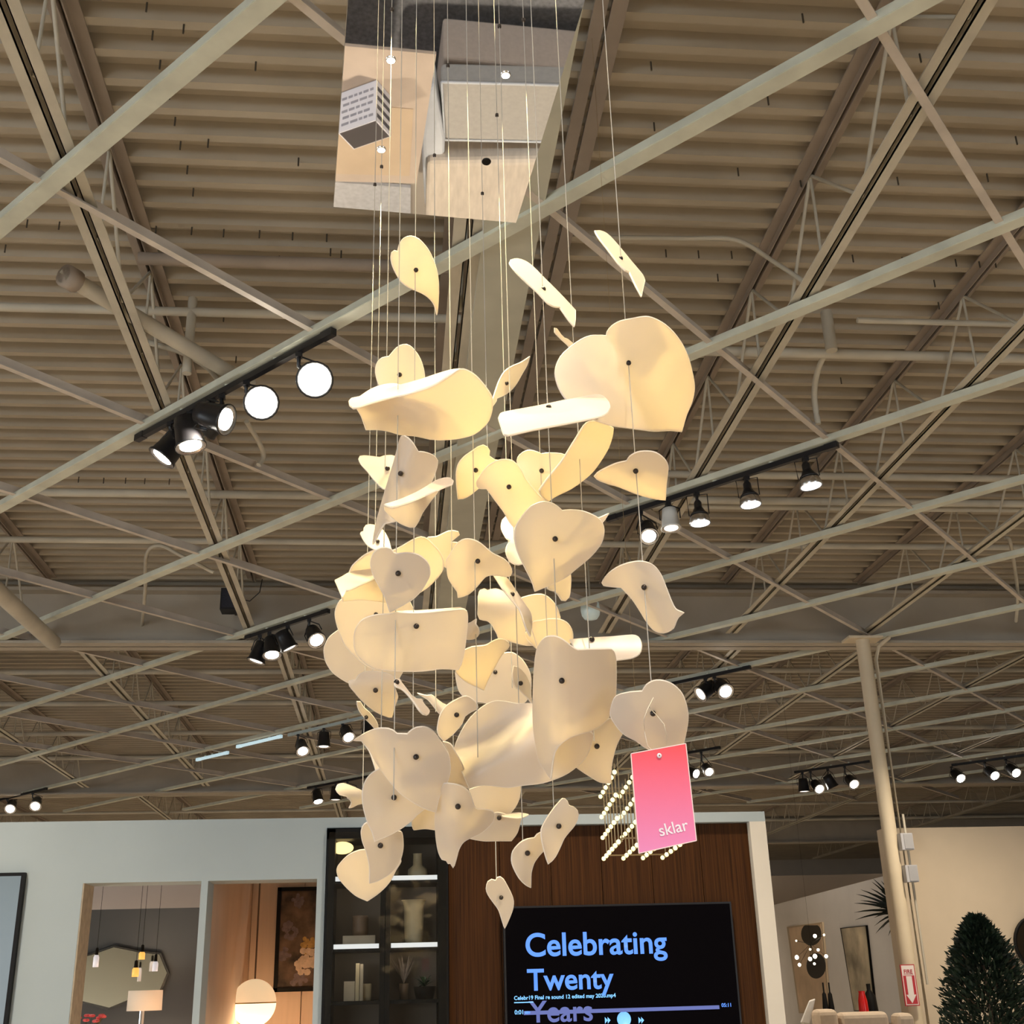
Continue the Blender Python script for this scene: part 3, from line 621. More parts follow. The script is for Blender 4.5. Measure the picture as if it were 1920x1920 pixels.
# red flowers
p = at(160, 1960, 9.0); t = thing('flower_vase', 'bunch of red blossoms in a dark vase inside the first opening', 'flowers', p)
MB().lathe([(0.001, -0.15), (0.05, -0.15), (0.06, -0.05), (0.03, 0.0), (0.034, 0.01)], p, None, 16).build('vase', BK, t)
st = MB(); rnd = random.Random(9); RB = mat('red_blossom', (0.75, 0.10, 0.12), 0.6, noise=0.3, scale=30)
for k in range(16):
    q = at(rnd.uniform(128, 200), rnd.uniform(1905, 1930), 9.0+rnd.uniform(-0.06, 0.06)); st.tube([p, q], 0.002, 4)
    fl = MB()
    for j in range(5): fl.ball(q+Vector((math.cos(j*1.257)*0.009, math.sin(j*1.257)*0.012, 0.005)), 0.014, 6, 4, (1, 1, 0.7))
    fl.build('blossom', RB, t)
st.build('stems', GREEN, t)
# black framed picture at the very left of the grey wall
p, q = at(-60, 1638, WY-0.03), at(9, 1960, WY-0.03); t = thing('framed_picture', 'dark framed picture hanging on the grey partition', 'picture', ((p.x+q.x)/2, WY-0.02, q.z))
MB().box((p.x, WY-0.04, q.z), (q.x, WY-0.003, p.z)).build('frame', BK, t)
MB().box((p.x, WY-0.043, q.z+0.02), (q.x-0.02, WY-0.041, p.z-0.02)).build('print', mat('print_grey', (0.12, 0.16, 0.18), 0.3), t)

# ---------------------------------------------------------------- right side: column, beige wall, far room
CY = 12.6
COLM = mat('column_paint', (0.66, 0.56, 0.40), 0.5, noise=0.06, scale=3)
p = at(1645, 1400, CY); t = thing('steel_column', 'cream round steel column carrying conduit, boxes and red sign', 'column', (p.x, p.y, 0))
MB().tube([(p.x, p.y, 0), (p.x, p.y, EYE+3.55)], 0.078, 18).build('shaft', COLM, t)
MB().box((p.x-0.2, p.y-0.12, EYE+3.535), (p.x+0.2, p.y+0.12, EYE+3.56)).build('cap_plate', COLM, t)
MB().tube([(p.x+0.105, p.y-0.05, 0), (p.x+0.105, p.y-0.05, EYE+3.3), (p.x+0.16, p.y-0.05, EYE+3.45), (p.x+0.30, p.y-0.05, EYE+3.56)], 0.022, 8).build('conduit', COLM, t)
MB().tube([(p.x+0.165, p.y-0.03, 1.5), (p.x+0.165, p.y-0.03, EYE+1.6)], 0.014, 8).build('conduit', STEEL, t)
GBOX = mat('grey_box', (0.42, 0.42, 0.44), 0.5)
for x, y in ((1701, 1578), (1710, 1638)):
    c = at(x, y, CY-0.12); bb = MB().box(c+Vector((-0.075, -0.03, -0.085)), c+Vector((0.055, 0.08, 0.085))).build('junction_box', GBOX, t)
    MB().box(c+Vector((-0.045, -0.036, -0.075)), c+Vector((0.05, -0.03, 0.075))).build('cover_plate', mat('grey_cover', (0.33, 0.33, 0.34), 0.5), bb)
c = at(1706, 1847, CY-0.13); SR = mat('sign_red', (0.45, 0.02, 0.03), 0.5); SW = mat('sign_white', (0.80, 0.72, 0.68), 0.5)
sg = MB().box(c+Vector((-0.075, 0, -0.195)), c+Vector((0.075, 0.012, 0.195))).build('fire_sign', SR, t)
MB().box(c+Vector((-0.066, -0.002, -0.186)), c+Vector((0.066, 0, 0.186))).build('sign_face', SW, sg)
MB().box(c+Vector((-0.058, -0.003, -0.178)), c+Vector((0.058, -0.002, 0.09))).build('sign_field', SR, sg)
MB().prism([(c.x-0.03, c.z+0.085), (c.x-0.03, c.z-0.09), (c.x-0.052, c.z-0.09), (c.x, c.z-0.17), (c.x+0.052, c.z-0.09), (c.x+0.03, c.z-0.09), (c.x+0.03, c.z+0.085)], c.y-0.0045, c.y-0.003).build('arrow', SW, sg)
text_mesh('lettering', 'FIRE', 0.09, c+Vector((-0.045, -0.004, 0.112)), (1, 0, 0), (0, 0, 1), SR, sg, bold=0.02)
text_mesh('lettering', 'EXTINGUISHER', 0.10, c+Vector((-0.05, -0.004, 0.098)), (1, 0, 0), (0, 0, 1), SR, sg, bold=0.01)
BY = 13.1
BEIGE = mat('beige_wall', (0.60, 0.50, 0.37), 0.8, noise=0.04, scale=2)
tag(MB().box((X(1663, BY, 1600), BY, 0), (18, BY+0.2, at(1790, 1551, BY).z)).build('wall_beige', BEIGE), 'beige wall behind the steel column', None, None, 'structure')
FWY = 23.0
tag(MB().box((X(1380, FWY), FWY, 0), (X(1760, FWY), FWY+0.2, at(1560, 1640, FWY).z)).build('wall_taupe', mat('taupe_wall', (0.40, 0.34, 0.28), 0.8, noise=0.04, scale=2)), 'taupe far wall', None, None, 'structure')
wa, wb_ = at(1445, 1697, 21.0), at(1668, 1640, 14.9); z_ = (wa.z+wb_.z)/2
dd = Vector((wb_.x-wa.x, wb_.y-wa.y, 0)).normalized(); nn = Vector((-dd.y, dd.x, 0))
def wp(px, py, off=0.0):                               # pixel to a point on the white wall
    d = ray(px, py); n2 = Vector((dd.y, -dd.x, 0)); b0 = Vector((wa.x, wa.y, 0))+n2*off
    tt = n2.dot(b0)/n2.dot(d); return Vector((d.x*tt, d.y*tt, EYE+d.z*tt))
WF = mat('far_white_wall', (0.68, 0.66, 0.65), 0.8, noise=0.03, scale=3)
def wslab(pix, off, th, name, m, parent=None):
    f = [wp(x, y, off) for x, y in pix]; bk = [v+nn*th for v in f]; n = len(f)
    b = MB(); b.add(f+bk, [tuple(range(n))[::-1], tuple(range(n, 2*n))]+[(i, (i+1) % n, n+(i+1) % n, n+i) for i in range(n)])
    return b.build(name, m, parent)
p = wp(1400, 1800); q = wp(1680, 1800)
z_ = wp(1560, 1668).z
tag(MB().hexa([(p.x, p.y, 0), (q.x, q.y, 0), tuple(Vector((q.x, q.y, 0))+nn*0.15), tuple(Vector((p.x, p.y, 0))+nn*0.15), (p.x, p.y, z_), (q.x, q.y, z_), tuple(Vector((q.x, q.y, z_))+nn*0.15), tuple(Vector((p.x, p.y, z_))+nn*0.15)]).build('wall_gallery', WF), 'white gallery wall set at an angle', None, None, 'structure')
def framed(pix, label, fm, im, thin=0.03, nm='framed_mirror', cat='mirror', part='glass'):
    c = wp(sum(a for a, _ in pix)/len(pix), max(b_ for _, b_ in pix)); t = thing(nm, label, cat, c)
    wslab(pix, 0.03, 0.028, 'frame', fm, t); cx = sum(a for a, _ in pix)/len(pix); cy = sum(b_ for _, b_ in pix)/len(pix)
    wslab([(cx+(x-cx)*(1-thin*3), cy+(y-cy)*(1-thin)) for x, y in pix], 0.036, 0.005, part, im, t); return t
WM = mat('warm_glass', (0.72, 0.62, 0.48), 0.06, 1.0)
t = framed([(1475, 1738), (1541, 1729), (1556, 1900), (1498, 1900)], 'tall mirror painted tan for its reflection, with black dome and disc, on the gallery wall', mat('pale_gold', (0.45, 0.36, 0.25), 0.5), mat('tan_painted_reflection', (0.62, 0.47, 0.33), 0.7, noise=0.15, scale=3), nm='gallery_frame', cat='picture', part='canvas')  # mirror drawn as matte canvas, its tan reflection put into the colour
def disc(px, py, r, off, nm, m, parent): return MB().lathe([(0.001, 0), (r, 0), (r, -0.02), (0.001, -0.02)], wp(px, py, off), -nn, 24).build(nm, m, parent)
def oval(cx, cy, rx, ry, nm, m, parent, y0=-1e9): return wslab([(cx+rx*math.cos(k*math.pi/14), max(y0, cy+ry*math.sin(k*math.pi/14))) for k in range(28)], 0.04, 0.003, nm, m, parent)
oval(1521, 1751, 19, 22, 'painted_disc', mat('umber_paint', (0.030, 0.023, 0.014), 0.7), t, 1735); oval(1530, 1811, 18, 24, 'painted_disc', mat('smoked_disc', (0.014, 0.012, 0.010), 0.6), t)
BU = mat('bulb_cluster', (1, 0.9, 0.7), 0.4, emit=((1.0, 0.85, 0.60), 9))
t = thing('bubble_chandelier', 'small chandelier of glowing round bulbs before the tan painted mirror', 'chandelier', wp(1520, 1800, 0.8))
hub = wp(1520, 1770, 0.8)
for x, y, r in ((1494, 1795, 0.028), (1499, 1809, 0.022), (1519, 1798, 0.026), (1528, 1793, 0.028), (1528, 1755, 0.024), (1549, 1793, 0.022), (1527, 1807, 0.016), (1519, 1780, 0.014), (1493, 1764, 0.012), (1534, 1781, 0.018), (1545, 1753, 0.013)):
    c = wp(x, y, 0.8); bb = MB().ball(c, r, 10, 6).build('bulb', BU, t); MB().tube([hub, c], 0.003, 4).build('wire', BK, bb)
MB().tube([hub, (hub.x, hub.y, DZ+0.06)], 0.0012, 5).build('rod', BK, t)
t = framed([(1575, 1740), (1623, 1735), (1641, 1896), (1601, 1896)], 'tall narrow cream and grey abstract print with black edge, gallery wall', BK, mat('cream_print', (0.38, 0.33, 0.24), 0.6, noise=0.5, scale=2.2, col2=(0.72, 0.62, 0.45)), 0.02, nm='gallery_frame', cat='picture', part='canvas')
def sofa(x0, x1, ytop, Y, label, m, group=None):
    a = at(x0, ytop, Y); c = at(x1, ytop, Y); t = thing('sofa', label, 'sofa', ((a.x+c.x)/2, Y+0.4, 0))
    def soft(p, q, nm):
        o = MB().box(p, q).build(nm, m, t); md = o.modifiers.new('round', 'BEVEL'); md.width = 0.05; md.segments = 3; return o
    soft((a.x, Y, 0.12), (c.x, Y+0.22, a.z), 'back'); soft((a.x, Y+0.22, 0.12), (c.x, Y+0.95, 0.44), 'seat')
    for xx in (a.x+0.06, c.x-0.06):
        for yy in (Y+0.08, Y+0.85): MB().tube([(xx, yy, 0), (xx, yy, 0.13)], 0.02, 8).build('leg', BK, t)
SOFA = mat('tan_upholstery', (0.52, 0.42, 0.32), 0.85, noise=0.06, scale=20)
sofa(1532, 1572, 1893, 11.3, 'tan chair back next to the white cushion', SOFA); sofa(1577, 1667, 1899, 11.3, 'wide tan sofa back before the gallery wall', SOFA); sofa(1683, 1715, 1900, 11.2, 'narrow tan sofa back beside the steel column', SOFA)
p = at(1515, 1900, 11.6); t = thing('cushion', 'white cushion leaning upright behind dark table', 'cushion', p)
o = MB().hexa([tuple(at(x, y, Y)) for (x, y), Y in (((1500, 1918), 11.6), ((1518, 1922), 11.6), ((1518, 1922), 11.75), ((1500, 1918), 11.75), ((1517, 1876), 11.6), ((1529, 1872), 11.6), ((1529, 1872), 11.7), ((1517, 1876), 11.7))]).build('cover', WHITEP, t)
md = o.modifiers.new('round', 'BEVEL'); md.width = 0.012; md.segments = 2
p = at(1618, 1880, 12.6); tag(MB().lathe([(0.001, -0.2), (0.035, -0.2), (0.05, -0.1), (0.045, 0.02), (0.03, 0.09), (0.034, 0.11)], p, None, 16).build('vase', mat('red_glaze', (0.55, 0.01, 0.008), 0.25)), 'bright red vase standing before the narrow abstract print', 'vase')
p = at(1632, 1880, 12.72); tag(MB().lathe([(0.001, -0.2), (0.05, -0.2), (0.07, -0.08), (0.06, 0.06), (0.02, 0.12), (0.022, 0.18)], p, None, 16).build('vase', BK), 'black vase standing behind the bright red vase', 'vase')
for i, x in enumerate((1547, 1558)):
    p = at(x, 1880, 12.65); v = MB().lathe([(0.001, -0.2), (0.022, -0.2), (0.03, -0.05), (0.02, 0.08), (0.008, 0.10), (0.008, 0.19)], p, None, 12).build('bottle', BK); tag(v, ('slim black bottle next to white cushion, of the pair', 'slim black bottle farther from the white cushion, of the pair')[i], 'bottle', 'black bottles')
# sideboard that carries the vases and bottles
zt = at(1618, 1880, 12.6).z-0.201
sb = thing('sideboard', 'low dark sideboard under the gallery frames', 'sideboard', (X(1590, 12.65), 12.65, 0))
MB().box((X(1536, 12.65), 12.45, 0.1), (X(1652, 12.65), 12.85, zt)).build('body', BROWNP, sb)
MB().box((X(1542, 12.65), 12.5, 0.0), (X(1646, 12.65), 12.8, 0.1)).build('plinth', BK, sb)
# palm behind the beige wall edge
PG = mat('palm_green', (0.010, 0.018, 0.012), 0.5, noise=0.4, scale=20)
p = at(1692, 1712, 14.05); t = thing('palm', 'dark spiky palm showing past the beige wall edge', 'plant', (p.x, p.y, 0))
fb_ = MB(); rnd = random.Random(11)
for i in range(80):
    a = rnd.uniform(0, 6.28); e = rnd.uniform(-0.25, 1.3); l = rnd.uniform(0.42, 0.62); d = Vector((math.cos(a)*math.cos(e), math.sin(a)*math.cos(e), math.sin(e))); s = d.cross(Vector((0.1, 0.9, 0.3))).normalized(); pts = []
    for k in range(6):
        u = k/5; cc = p+d*l*u-Vector((0, 0, 0.12*u*u)); w = 0.022*(1-u)**0.7+0.0006; pts += [cc-s*w, cc+s*w]
    fb_.add(pts, [(2*k, 2*k+1, 2*k+3, 2*k+2) for k in range(5)])
fb_.build('fronds', PG, t); MB().tube([(p.x, p.y, 0.3), (p.x+0.02, p.y, 1.2), p], 0.04, 8, 0.03).build('trunk', BROWNP, t)
MB().lathe([(0.001, 0), (0.16, 0), (0.2, 0.32), (0.18, 0.32), (0.001, 0.3)], (p.x, p.y, 0), None, 18).build('pot', BK, t)
# clipped evergreen
TYY = 9.2; p = at(1858, 1900, TYY); top = at(1850, 1720, TYY)
t = thing('evergreen_tree', 'bushy dark evergreen tree standing before the beige wall', 'tree', (p.x, p.y, 0)); rnd = random.Random(21)
fb_ = MB(); hz = top.z; z0 = 0.75; NG = 9500
for i in range(NG):
    u = rnd.random()**0.8; zz = z0+(hz-z0)*u; rad = 0.345*math.sin(math.pi*min(1, (0.16+0.84*(1-u)))**0.9)**0.75 if u > 0.35 else 0.345
    rad = (0.34*(1-max(0, (u-0.35)/0.65)**1.7)**0.75+0.01)*rnd.choice((1, 1, 1, 1.08))
    a = rnd.uniform(0, 6.283); rr_ = rad*math.sqrt(rnd.uniform(0.05, 1.0))*rnd.uniform(0.85, 1.1); c0 = Vector((p.x+rr_*math.cos(a), p.y+rr_*math.sin(a), zz))
    d = Vector((math.cos(a)*0.8+rnd.uniform(-.5, .5), math.sin(a)*0.8+rnd.uniform(-.5, .5), rnd.uniform(0.1, 1.1))).normalized(); s = d.cross(Vector((rnd.uniform(-1, 1), rnd.uniform(-1, 1), rnd.uniform(-1, 1)))).normalized()
    l = rnd.uniform(0.03, 0.07)
    fb_.add([c0-s*0.005, c0+s*0.005, c0+d*l*0.5+s*0.009, c0+d*l, c0+d*l*0.5-s*0.009], [(0, 1, 2, 3, 4)])
tag(fb_.build('foliage', mat('evergreen_needles', (0.013, 0.028, 0.013), 0.6, noise=0.6, scale=9), t), None, None, None, 'stuff')
MB().tube([(p.x, p.y, 0.3), (p.x, p.y, hz-0.3)], 0.03, 8, 0.012).build('trunk', BROWNP, t)
for i in range(60):
    a = rnd.uniform(0, 6.28); zz = rnd.uniform(0.8, hz-0.35)
    if i < 24: MB().tube([(p.x, p.y, zz), (p.x+0.26*math.cos(a)*(1 if zz < 1.7 else 0.6), p.y+0.26*math.sin(a)*(1 if zz < 1.7 else 0.6), zz+0.18)], 0.006, 4).build('branch', BROWNP, t)
MB().lathe([(0.001, 0), (0.17, 0), (0.22, 0.36), (0.2, 0.36), (0.001, 0.33)], (p.x, p.y, 0), None, 20).build('pot', WHITEP, t)
# round black mirror at the right edge of the beige wall
c = at(1950, 1770, BY-0.03); t = thing('round_mirror', 'round dark mirror hanging on the beige wall', 'mirror', c)
MB().lathe([(0.27, 0), (0.30, 0), (0.30, 0.028), (0.27, 0.028), (0.27, 0)], c, (0, -1, 0), 32).build('frame', BK, t)
MB().lathe([(0.001, 0.01), (0.272, 0.01)], c, (0, -1, 0), 32).build('glass', mat('smoked_mirror', (0.25, 0.2, 0.15), 0.05, 1.0), t)

# ---------------------------------------------------------------- leaf chandelier
CH = thing('leaf_chandelier', 'chandelier of white curled acrylic leaves strung on threads under mirror canopy', 'chandelier', (0.15, 2.0, EYE))
# canopy: slightly turned mirror plate
ca = math.radians(3.7)
cf = atz(625, 388, MIRZ); cr = atz(968, 418, MIRZ)
ex = (cr-cf); wid = ex.length; ex.normalize(); ey = Vector((ex.y, -ex.x, 0)); LEN = 0.98      # ey points towards the camera
def plate(z0, z1, mg): return [tuple(cf+ex*a+ey*b_+Vector((0, 0, z))) for z in (z0, z1) for a, b_ in ((-mg, -mg), (wid+mg, -mg), (wid+mg, LEN+mg), (-mg, LEN+mg))]
can = MB().hexa(plate(0.004, 0.035, 0.0)).build('canopy', mat('brushed_silver', (0.6, 0.58, 0.52), 0.3, 1.0), CH)
MB().hexa(plate(0.0, 0.0035, -0.0005)).build('mirror', MIRROR, can)
for a in (0.08, wid-0.08):
    for b_ in (0.1, LEN-0.1): q = cf+ex*a+ey*b_; MB().tube([(q.x, q.y, MIRZ+0.035), (q.x, q.y, DZ+0.06)], 0.002, 5).build('suspension_cable', CHROME, can)
PUCK = mat('downlight_glow', (1, 1, 1), 0.4, emit=((1.0, 0.88, 0.62), 25))
pucks = [(733, 112, 1), (948, 140, 1), (715, 280, 1), (912, 303, 0)]
ppos = []
for x, y, lit in pucks:
    q = atz(x, y, MIRZ); ppos.append(q)
    MB().lathe([(0.006, -0.003), (0.0105, -0.003), (0.0115, 0.0)], q, None, 16).build('downlight_ring', CHROME if lit else BK, can)
    MB().lathe([(0.0005, -0.004), (0.009, -0.003)], q, None, 16).build('downlight', PUCK if lit else BK, can)
# rows nearer the photographer, out of the frame
for a, b_ in ((0.10, 0.72), (0.38, 0.80)): ppos.append(cf+ex*a+ey*b_)
for i, q in enumerate(ppos):
    if i == 3: continue
    light('SPOT', 'canopy_downlight', q-Vector((0, 0, 0.012)), 60.0, (1.0, 0.81, 0.41), q-Vector((0, 0, 2)), spot_size=math.radians(64), spot_blend=0.3, shadow_soft_size=0.008)

HM = MIRZ-EYE
# thread: x at the top of the frame, distance, lowest pixel row
TH_ = {1: (710, 2.44, 1475), 2: (721, 2.37, 1300), 3: (735, 1.87, 1590), 4: (754, 1.72, 1500), 5: (781, 1.77, 1425), 6: (814, 2.32, 1335), 7: (839, 2.02, 1515), 8: (874, 1.82, 1420),
       9: (897, 2.46, 1690), 10: (926, 2.17, 1290), 11: (935, 1.90, 1600), 12: (980, 1.88, 1552), 13: (995, 1.66, 1290), 14: (1042, 1.73, 1390), 15: (1130, 1.63, 1340)}
for k, (x0, Y, ye) in TH_.items():
    xe = x0+(x0-803)/4600*ye
    q = at(xe, ye, Y)
    r = 0.0008 if Y < 1.95 else 0.0009
    MB().tube([(q.x, q.y, q.z), (q.x, q.y, MIRZ)], r, 5).build('thread', THREAD, CH)
    MB().lathe([(0.0008, -0.004), (0.004, -0.003), (0.004, 0.0)], (q.x, q.y, MIRZ), None, 8).build('thread_grommet', BEADM, can)
REG = {'A': (600, 400, 4.8), 'B': (920, 400, 4.5714), 'C': (600, 780, 5.3333), 'D': (840, 780, 4.0), 'E': (590, 1080, 4.5714), 'F': (820, 1140, 3.6923), 'G': (600, 1340, 4.5714),
       'H': (600, 970, 7.3846), 'I': (840, 1060, 7.3846), 'J': (600, 1200, 7.3846), 'K': (900, 1180, 6.0), 'M': (820, 1420, 6.857)}
def px(reg, x, y): a, b_, s = REG[reg]; return (a+x/s, b_+y/s)
def parse(reg, s):
    out = []
    for w in s.split():
        c = w.endswith('*'); x, y = w.rstrip('*').split(','); out.append((*px(reg, float(x), float(y)), c))
    return out
def smooth(pts, step=5.0):
    n = len(pts); out = []
    for i in range(n):
        p0, p1, p2, p3 = (pts[(i+k-1) % n] for k in range(4))
        a = Vector(p1[:2]); b_ = Vector(p2[:2]); L = (b_-a).length
        m1 = Vector((0, 0)) if p1[2] else (b_-Vector(p0[:2]))*0.5*min(1, 2*L/max(1e-6, (b_-Vector(p0[:2])).length))
        m2 = Vector((0, 0)) if p2[2] else (Vector(p3[:2])-a)*0.5*min(1, 2*L/max(1e-6, (Vector(p3[:2])-a).length))
        if p1[2]: m1 = (b_-a)*0.8
        if p2[2]: m2 = (b_-a)*0.8
        k = max(1, int(L/step))
        for j in range(k):
            t = j/k; h1 = 2*t**3-3*t*t+1; h2 = t**3-2*t*t+t; h3 = -2*t**3+3*t*t; h4 = t**3-t*t
            out.append(h1*a+h2*m1+h3*b_+h4*m2)
    return out
def inside(p, poly):
    c = False; n = len(poly); j = n-1
    for i in range(n):
        a, b_ = poly[i], poly[j]
        if (a.y > p.y) != (b_.y > p.y) and p.x < (b_.x-a.x)*(p.y-a.y)/(b_.y-a.y)+a.x: c = not c
        j = i
    return c
THK = 0.0026
def leaf(reg, T, bead, outline, g=(0.0, 0.02), q=(0.0, 0.0), crease=(), extra=(), dy=0.0, label=None):
    """T: thread number (or a distance); g: slope of the sheet, q: cupping (amount, angle), per 100 pixels"""
    Y = TH_[T][1] if isinstance(T, int) else T
    Y += dy
    main = smooth(parse(reg, outline))
    bx, by = px(reg, *bead) if bead else (sum(p.x for p in main)/len(main), sum(p.y for p in main)/len(main))
    cr_ = [(Vector(px(reg, *a)), Vector(px(reg, *b_)), k) for a, b_, k in crease]
    V = []; Fc = []; RMS = []
    for idx, (loop, gg, qq, off) in enumerate([(main, g, q, 0.0)]+[(smooth(parse(reg, e[0])), e[1], e[2], e[3]) for e in extra]):
        xs = [p.x for p in loop]; ys = [p.y for p in loop]; st = max(7.0, (max(xs)-min(xs)+max(ys)-min(ys))/22)
        pts = list(loop); n = len(loop); y = min(ys)+st/2
        while y < max(ys):
            x = min(xs)+st/2
            while x < max(xs):
                p = Vector((x, y))
                if inside(p, loop) and min((p-e).length for e in loop) > st*0.5: pts.append(p)
                x += st
            y += st
        vs, ed, fs, ov, oe, of = delaunay_2d_cdt(pts, [(i, (i+1) % n) for i in range(n)], [], 1, 1e-4)
        def dep(p):
            u, v = (p.x-bx)/100, (p.y-by)/100; a = math.radians(qq[1]); w = u*math.cos(a)+v*math.sin(a)
            d = off+gg[0]*u+gg[1]*v+qq[0]*w*w
            if idx == 0:
                for c0, c1, k in cr_:
                    t = (c1-c0).normalized(); sd = (t.x*(p.y-c0.y)-t.y*(p.x-c0.x))/100
                    b0 = (t.x*(by-c0.y)-t.y*(bx-c0.x))/100
                    f = lambda s: k*(math.sqrt(s*s+0.012)+s)/2
                    d += f(sd)-f(b0)
            return d
        P = []
        for v in vs: P.append(at(v.x, v.y, Y+dep(v)))
        N = [Vector() for _ in P]; F2 = []
        for f in fs:
            if len(f) < 3: continue
            a, b_, c = f[0], f[1], f[2]; nn_ = (P[b_]-P[a]).cross(P[c]-P[a])
            if nn_.y > 0: f = f[::-1]; nn_ = -nn_
            F2.append(f)
            for i in f: N[i] += nn_
        cnt = {}
        for f in F2:
            for i in range(len(f)): e = (f[i], f[(i+1) % len(f)]); cnt[e] = cnt.get(e, 0)+1
        k0 = len(V); m_ = len(P)
        for i in range(m_): nn_ = N[i].normalized() if N[i].length > 0 else Vector((0, -1, 0)); N[i] = nn_
        V += [p+n_*THK/2 for p, n_ in zip(P, N)]+[p-n_*THK/2 for p, n_ in zip(P, N)]
        for f in F2: Fc.append((tuple(k0+i for i in f), 0)); Fc.append((tuple(k0+m_+i for i in f[::-1]), 0))
        nx = {}; pv = {}
        for (a, b_) in cnt:
            if (b_, a) not in cnt: nx[a] = b_; pv[b_] = a
        ring = {}
        for i in nx:
            if i not in pv: continue
            tg_ = (P[nx[i]]-P[pv[i]]); tg_ = tg_.normalized() if tg_.length > 0 else Vector((1, 0, 0)); ou = tg_.cross(N[i]).normalized()
            k1 = len(V); ring[i] = k1; w_ = 0.0016
            V += [P[i]+N[i]*w_, P[i]+ou*w_*0.8, P[i]-N[i]*w_, P[i]-ou*w_]
        for i, j in nx.items():
            if i in ring and j in ring:
                for k in range(4): Fc.append(((ring[i]+k, ring[j]+k, ring[j]+(k+1) % 4, ring[i]+(k+1) % 4), 1))
    b = MB(); b.v = [tuple(v) for v in V]
    for f, mi in Fc: b.f.append(f); b.m.append(mi); b.sm.append(mi == 0)
    o = b.build('leaf', [LEAF, RIM], CH)
    if label: o['label'] = label
    if bead:
        d = at(bx, by, Y); tow = (Vector((0, 0, EYE))-d).normalized(); c = d+tow*0.0045
        MB().ball(c, 0.0043, 10, 7).build('bead', BEADM, o)
    return o
L = leaf
L('A', 5, (864, 510), "698,345* 720,270 760,222 820,206 890,235 960,310 1010,400 1045,500 1063,600 1066,720 1060,850 1050,912* 1030,830 990,770 940,730 880,700 800,665 730,612 680,530 650,460 638,400 645,355 670,337", (0.02, 0.05), (0.03, 30))
L('A', 4, (717, 1453), "620,1290* 690,1212 750,1182 810,1195 870,1260 912,1340 935,1430 940,1500 925,1590 870,1660 760,1760* 690,1700 600,1620 535,1550 505,1460 500,1400 520,1340 560,1302", (0.0, 0.03), (0.02, 0), dy=0.10)
L('A', 5, None, "325,1745* 480,1690 700,1650 1000,1560 1200,1440 1260,1402 1320,1410 1400,1460 1480,1550 1540,1640 1552,1700 1540,1800 1503,1887 1395,1982 1260,2022 1125,2036 990,2031 864,2004 720,1990 612,1959 522,1946 414,1946* 400,1900 370,1820 340,1770", (0.0, 0.10), (0.02, 90), dy=-0.06,
  extra=[("262,1690 270,1735 300,1757 340,1750* 500,1700 700,1648 890,1612 1060,1568 1150,1520 1260,1402* 1180,1412 1050,1450 900,1500 700,1555 500,1610 350,1655 285,1668", (-0.03, -0.30), (0.0, 0), -0.115), ("360,1650* 450,1590 550,1550 640,1535 700,1540 760,1560 720,1600* 540,1640", (0, -0.1), (0, 0), 0.0)])
L('A', 10, (1680, 1530), "1885,1290* 1860,1370 1820,1440 1770,1530 1720,1590 1650,1640 1590,1665 1585,1690 1550,1740* 1548,1690 1570,1620 1600,1530 1640,1450 1680,1405 1740,1370 1810,1340", (0.12, 0.02), (0.05, 45))
L('B', 13, (452, 650), "160,430 175,400 225,390 290,410 350,450 450,550 600,700 725,835* 725,900 715,970* 670,920 590,805* 540,800 480,765 400,680 280,570 210,500", (0.20, -0.22), (0.02, 45), crease=[((530, 680), (640, 840), 0.05)])
L('B', 15, (1113, 388), "892,152 930,150 985,170 1040,220 1110,300 1200,410 1300,530 1320,580* 1305,640 1290,714* 1240,620 1185,505* 1150,490 1090,430 1000,310 930,220", (0.22, -0.24), (0.02, 45))
L('B', 14, None, "548,985 565,990 600,1040 630,1070 660,1080 722,1135 760,1180 700,1180 660,1130 600,1075 550,1020", (0.1, 0.0), dy=0.12)
L('B', 15, (1182, 1282), "990,1050* 1000,1015 1040,965 1110,925 1200,905 1330,885 1420,910 1520,975 1620,1090 1690,1230 1735,1400 1745,1500 1725,1610 1680,1720 1635,1870* 1540,1860 1400,1865 1260,1850 1150,1835 1000,1810 800,1730 650,1600 590,1510 555,1400 560,1320 600,1230 680,1150 780,1080 860,1050 930,1048", (0.0, 0.06), (0.03, 20), crease=[((960, 1000), (1380, 1640), -0.09)])
L('B', 13, (497, 1663), "70,1755 85,1720 130,1705 400,1655 640,1605 900,1560 960,1570 1010,1620 1020,1670 1000,1710 940,1745 700,1795 380,1855 150,1905 115,1900 95,1840", (0.02, -0.30), (0.10, 80), dy=-0.15)
L('C', 3, (675, 525), "388,430 400,405 440,398 520,405 600,415 640,400 720,395 760,410 800,430 850,500 800,650* 660,735 560,660 480,560 410,480", (-0.02, -0.05), (0.03, 0))
L('C', 4, (805, 575), "815,205 850,200 900,235 940,290 980,358* 1040,362 1100,380 1150,410 1175,450 1165,520 1130,620 1100,690 1040,800 960,900 860,1000 760,1050 650,1075* 600,1150 560,1230 532,1280* 545,1180 580,1020 640,800 700,600 750,430 790,280", (0.04, 0.05), (0.0, 0), crease=[((860, 200), (600, 1180), 0.45)])
L('C', 5, None, "645,890* 720,915 850,880 960,840 1090,780 1180,745 1090,870 1020,970 985,1050 945,1110* 900,1110 800,1070 720,1010 650,940", (0.0, 0.08), (0.04, 0), dy=-0.17,
  extra=[("645,890* 800,840 960,770 1080,700 1160,650 1240,625 1300,625 1330,650 1320,685 1250,710 1180,745 1090,780 960,840 850,880 720,915", (0.03, -0.25), (0.0, 0), -0.08)])
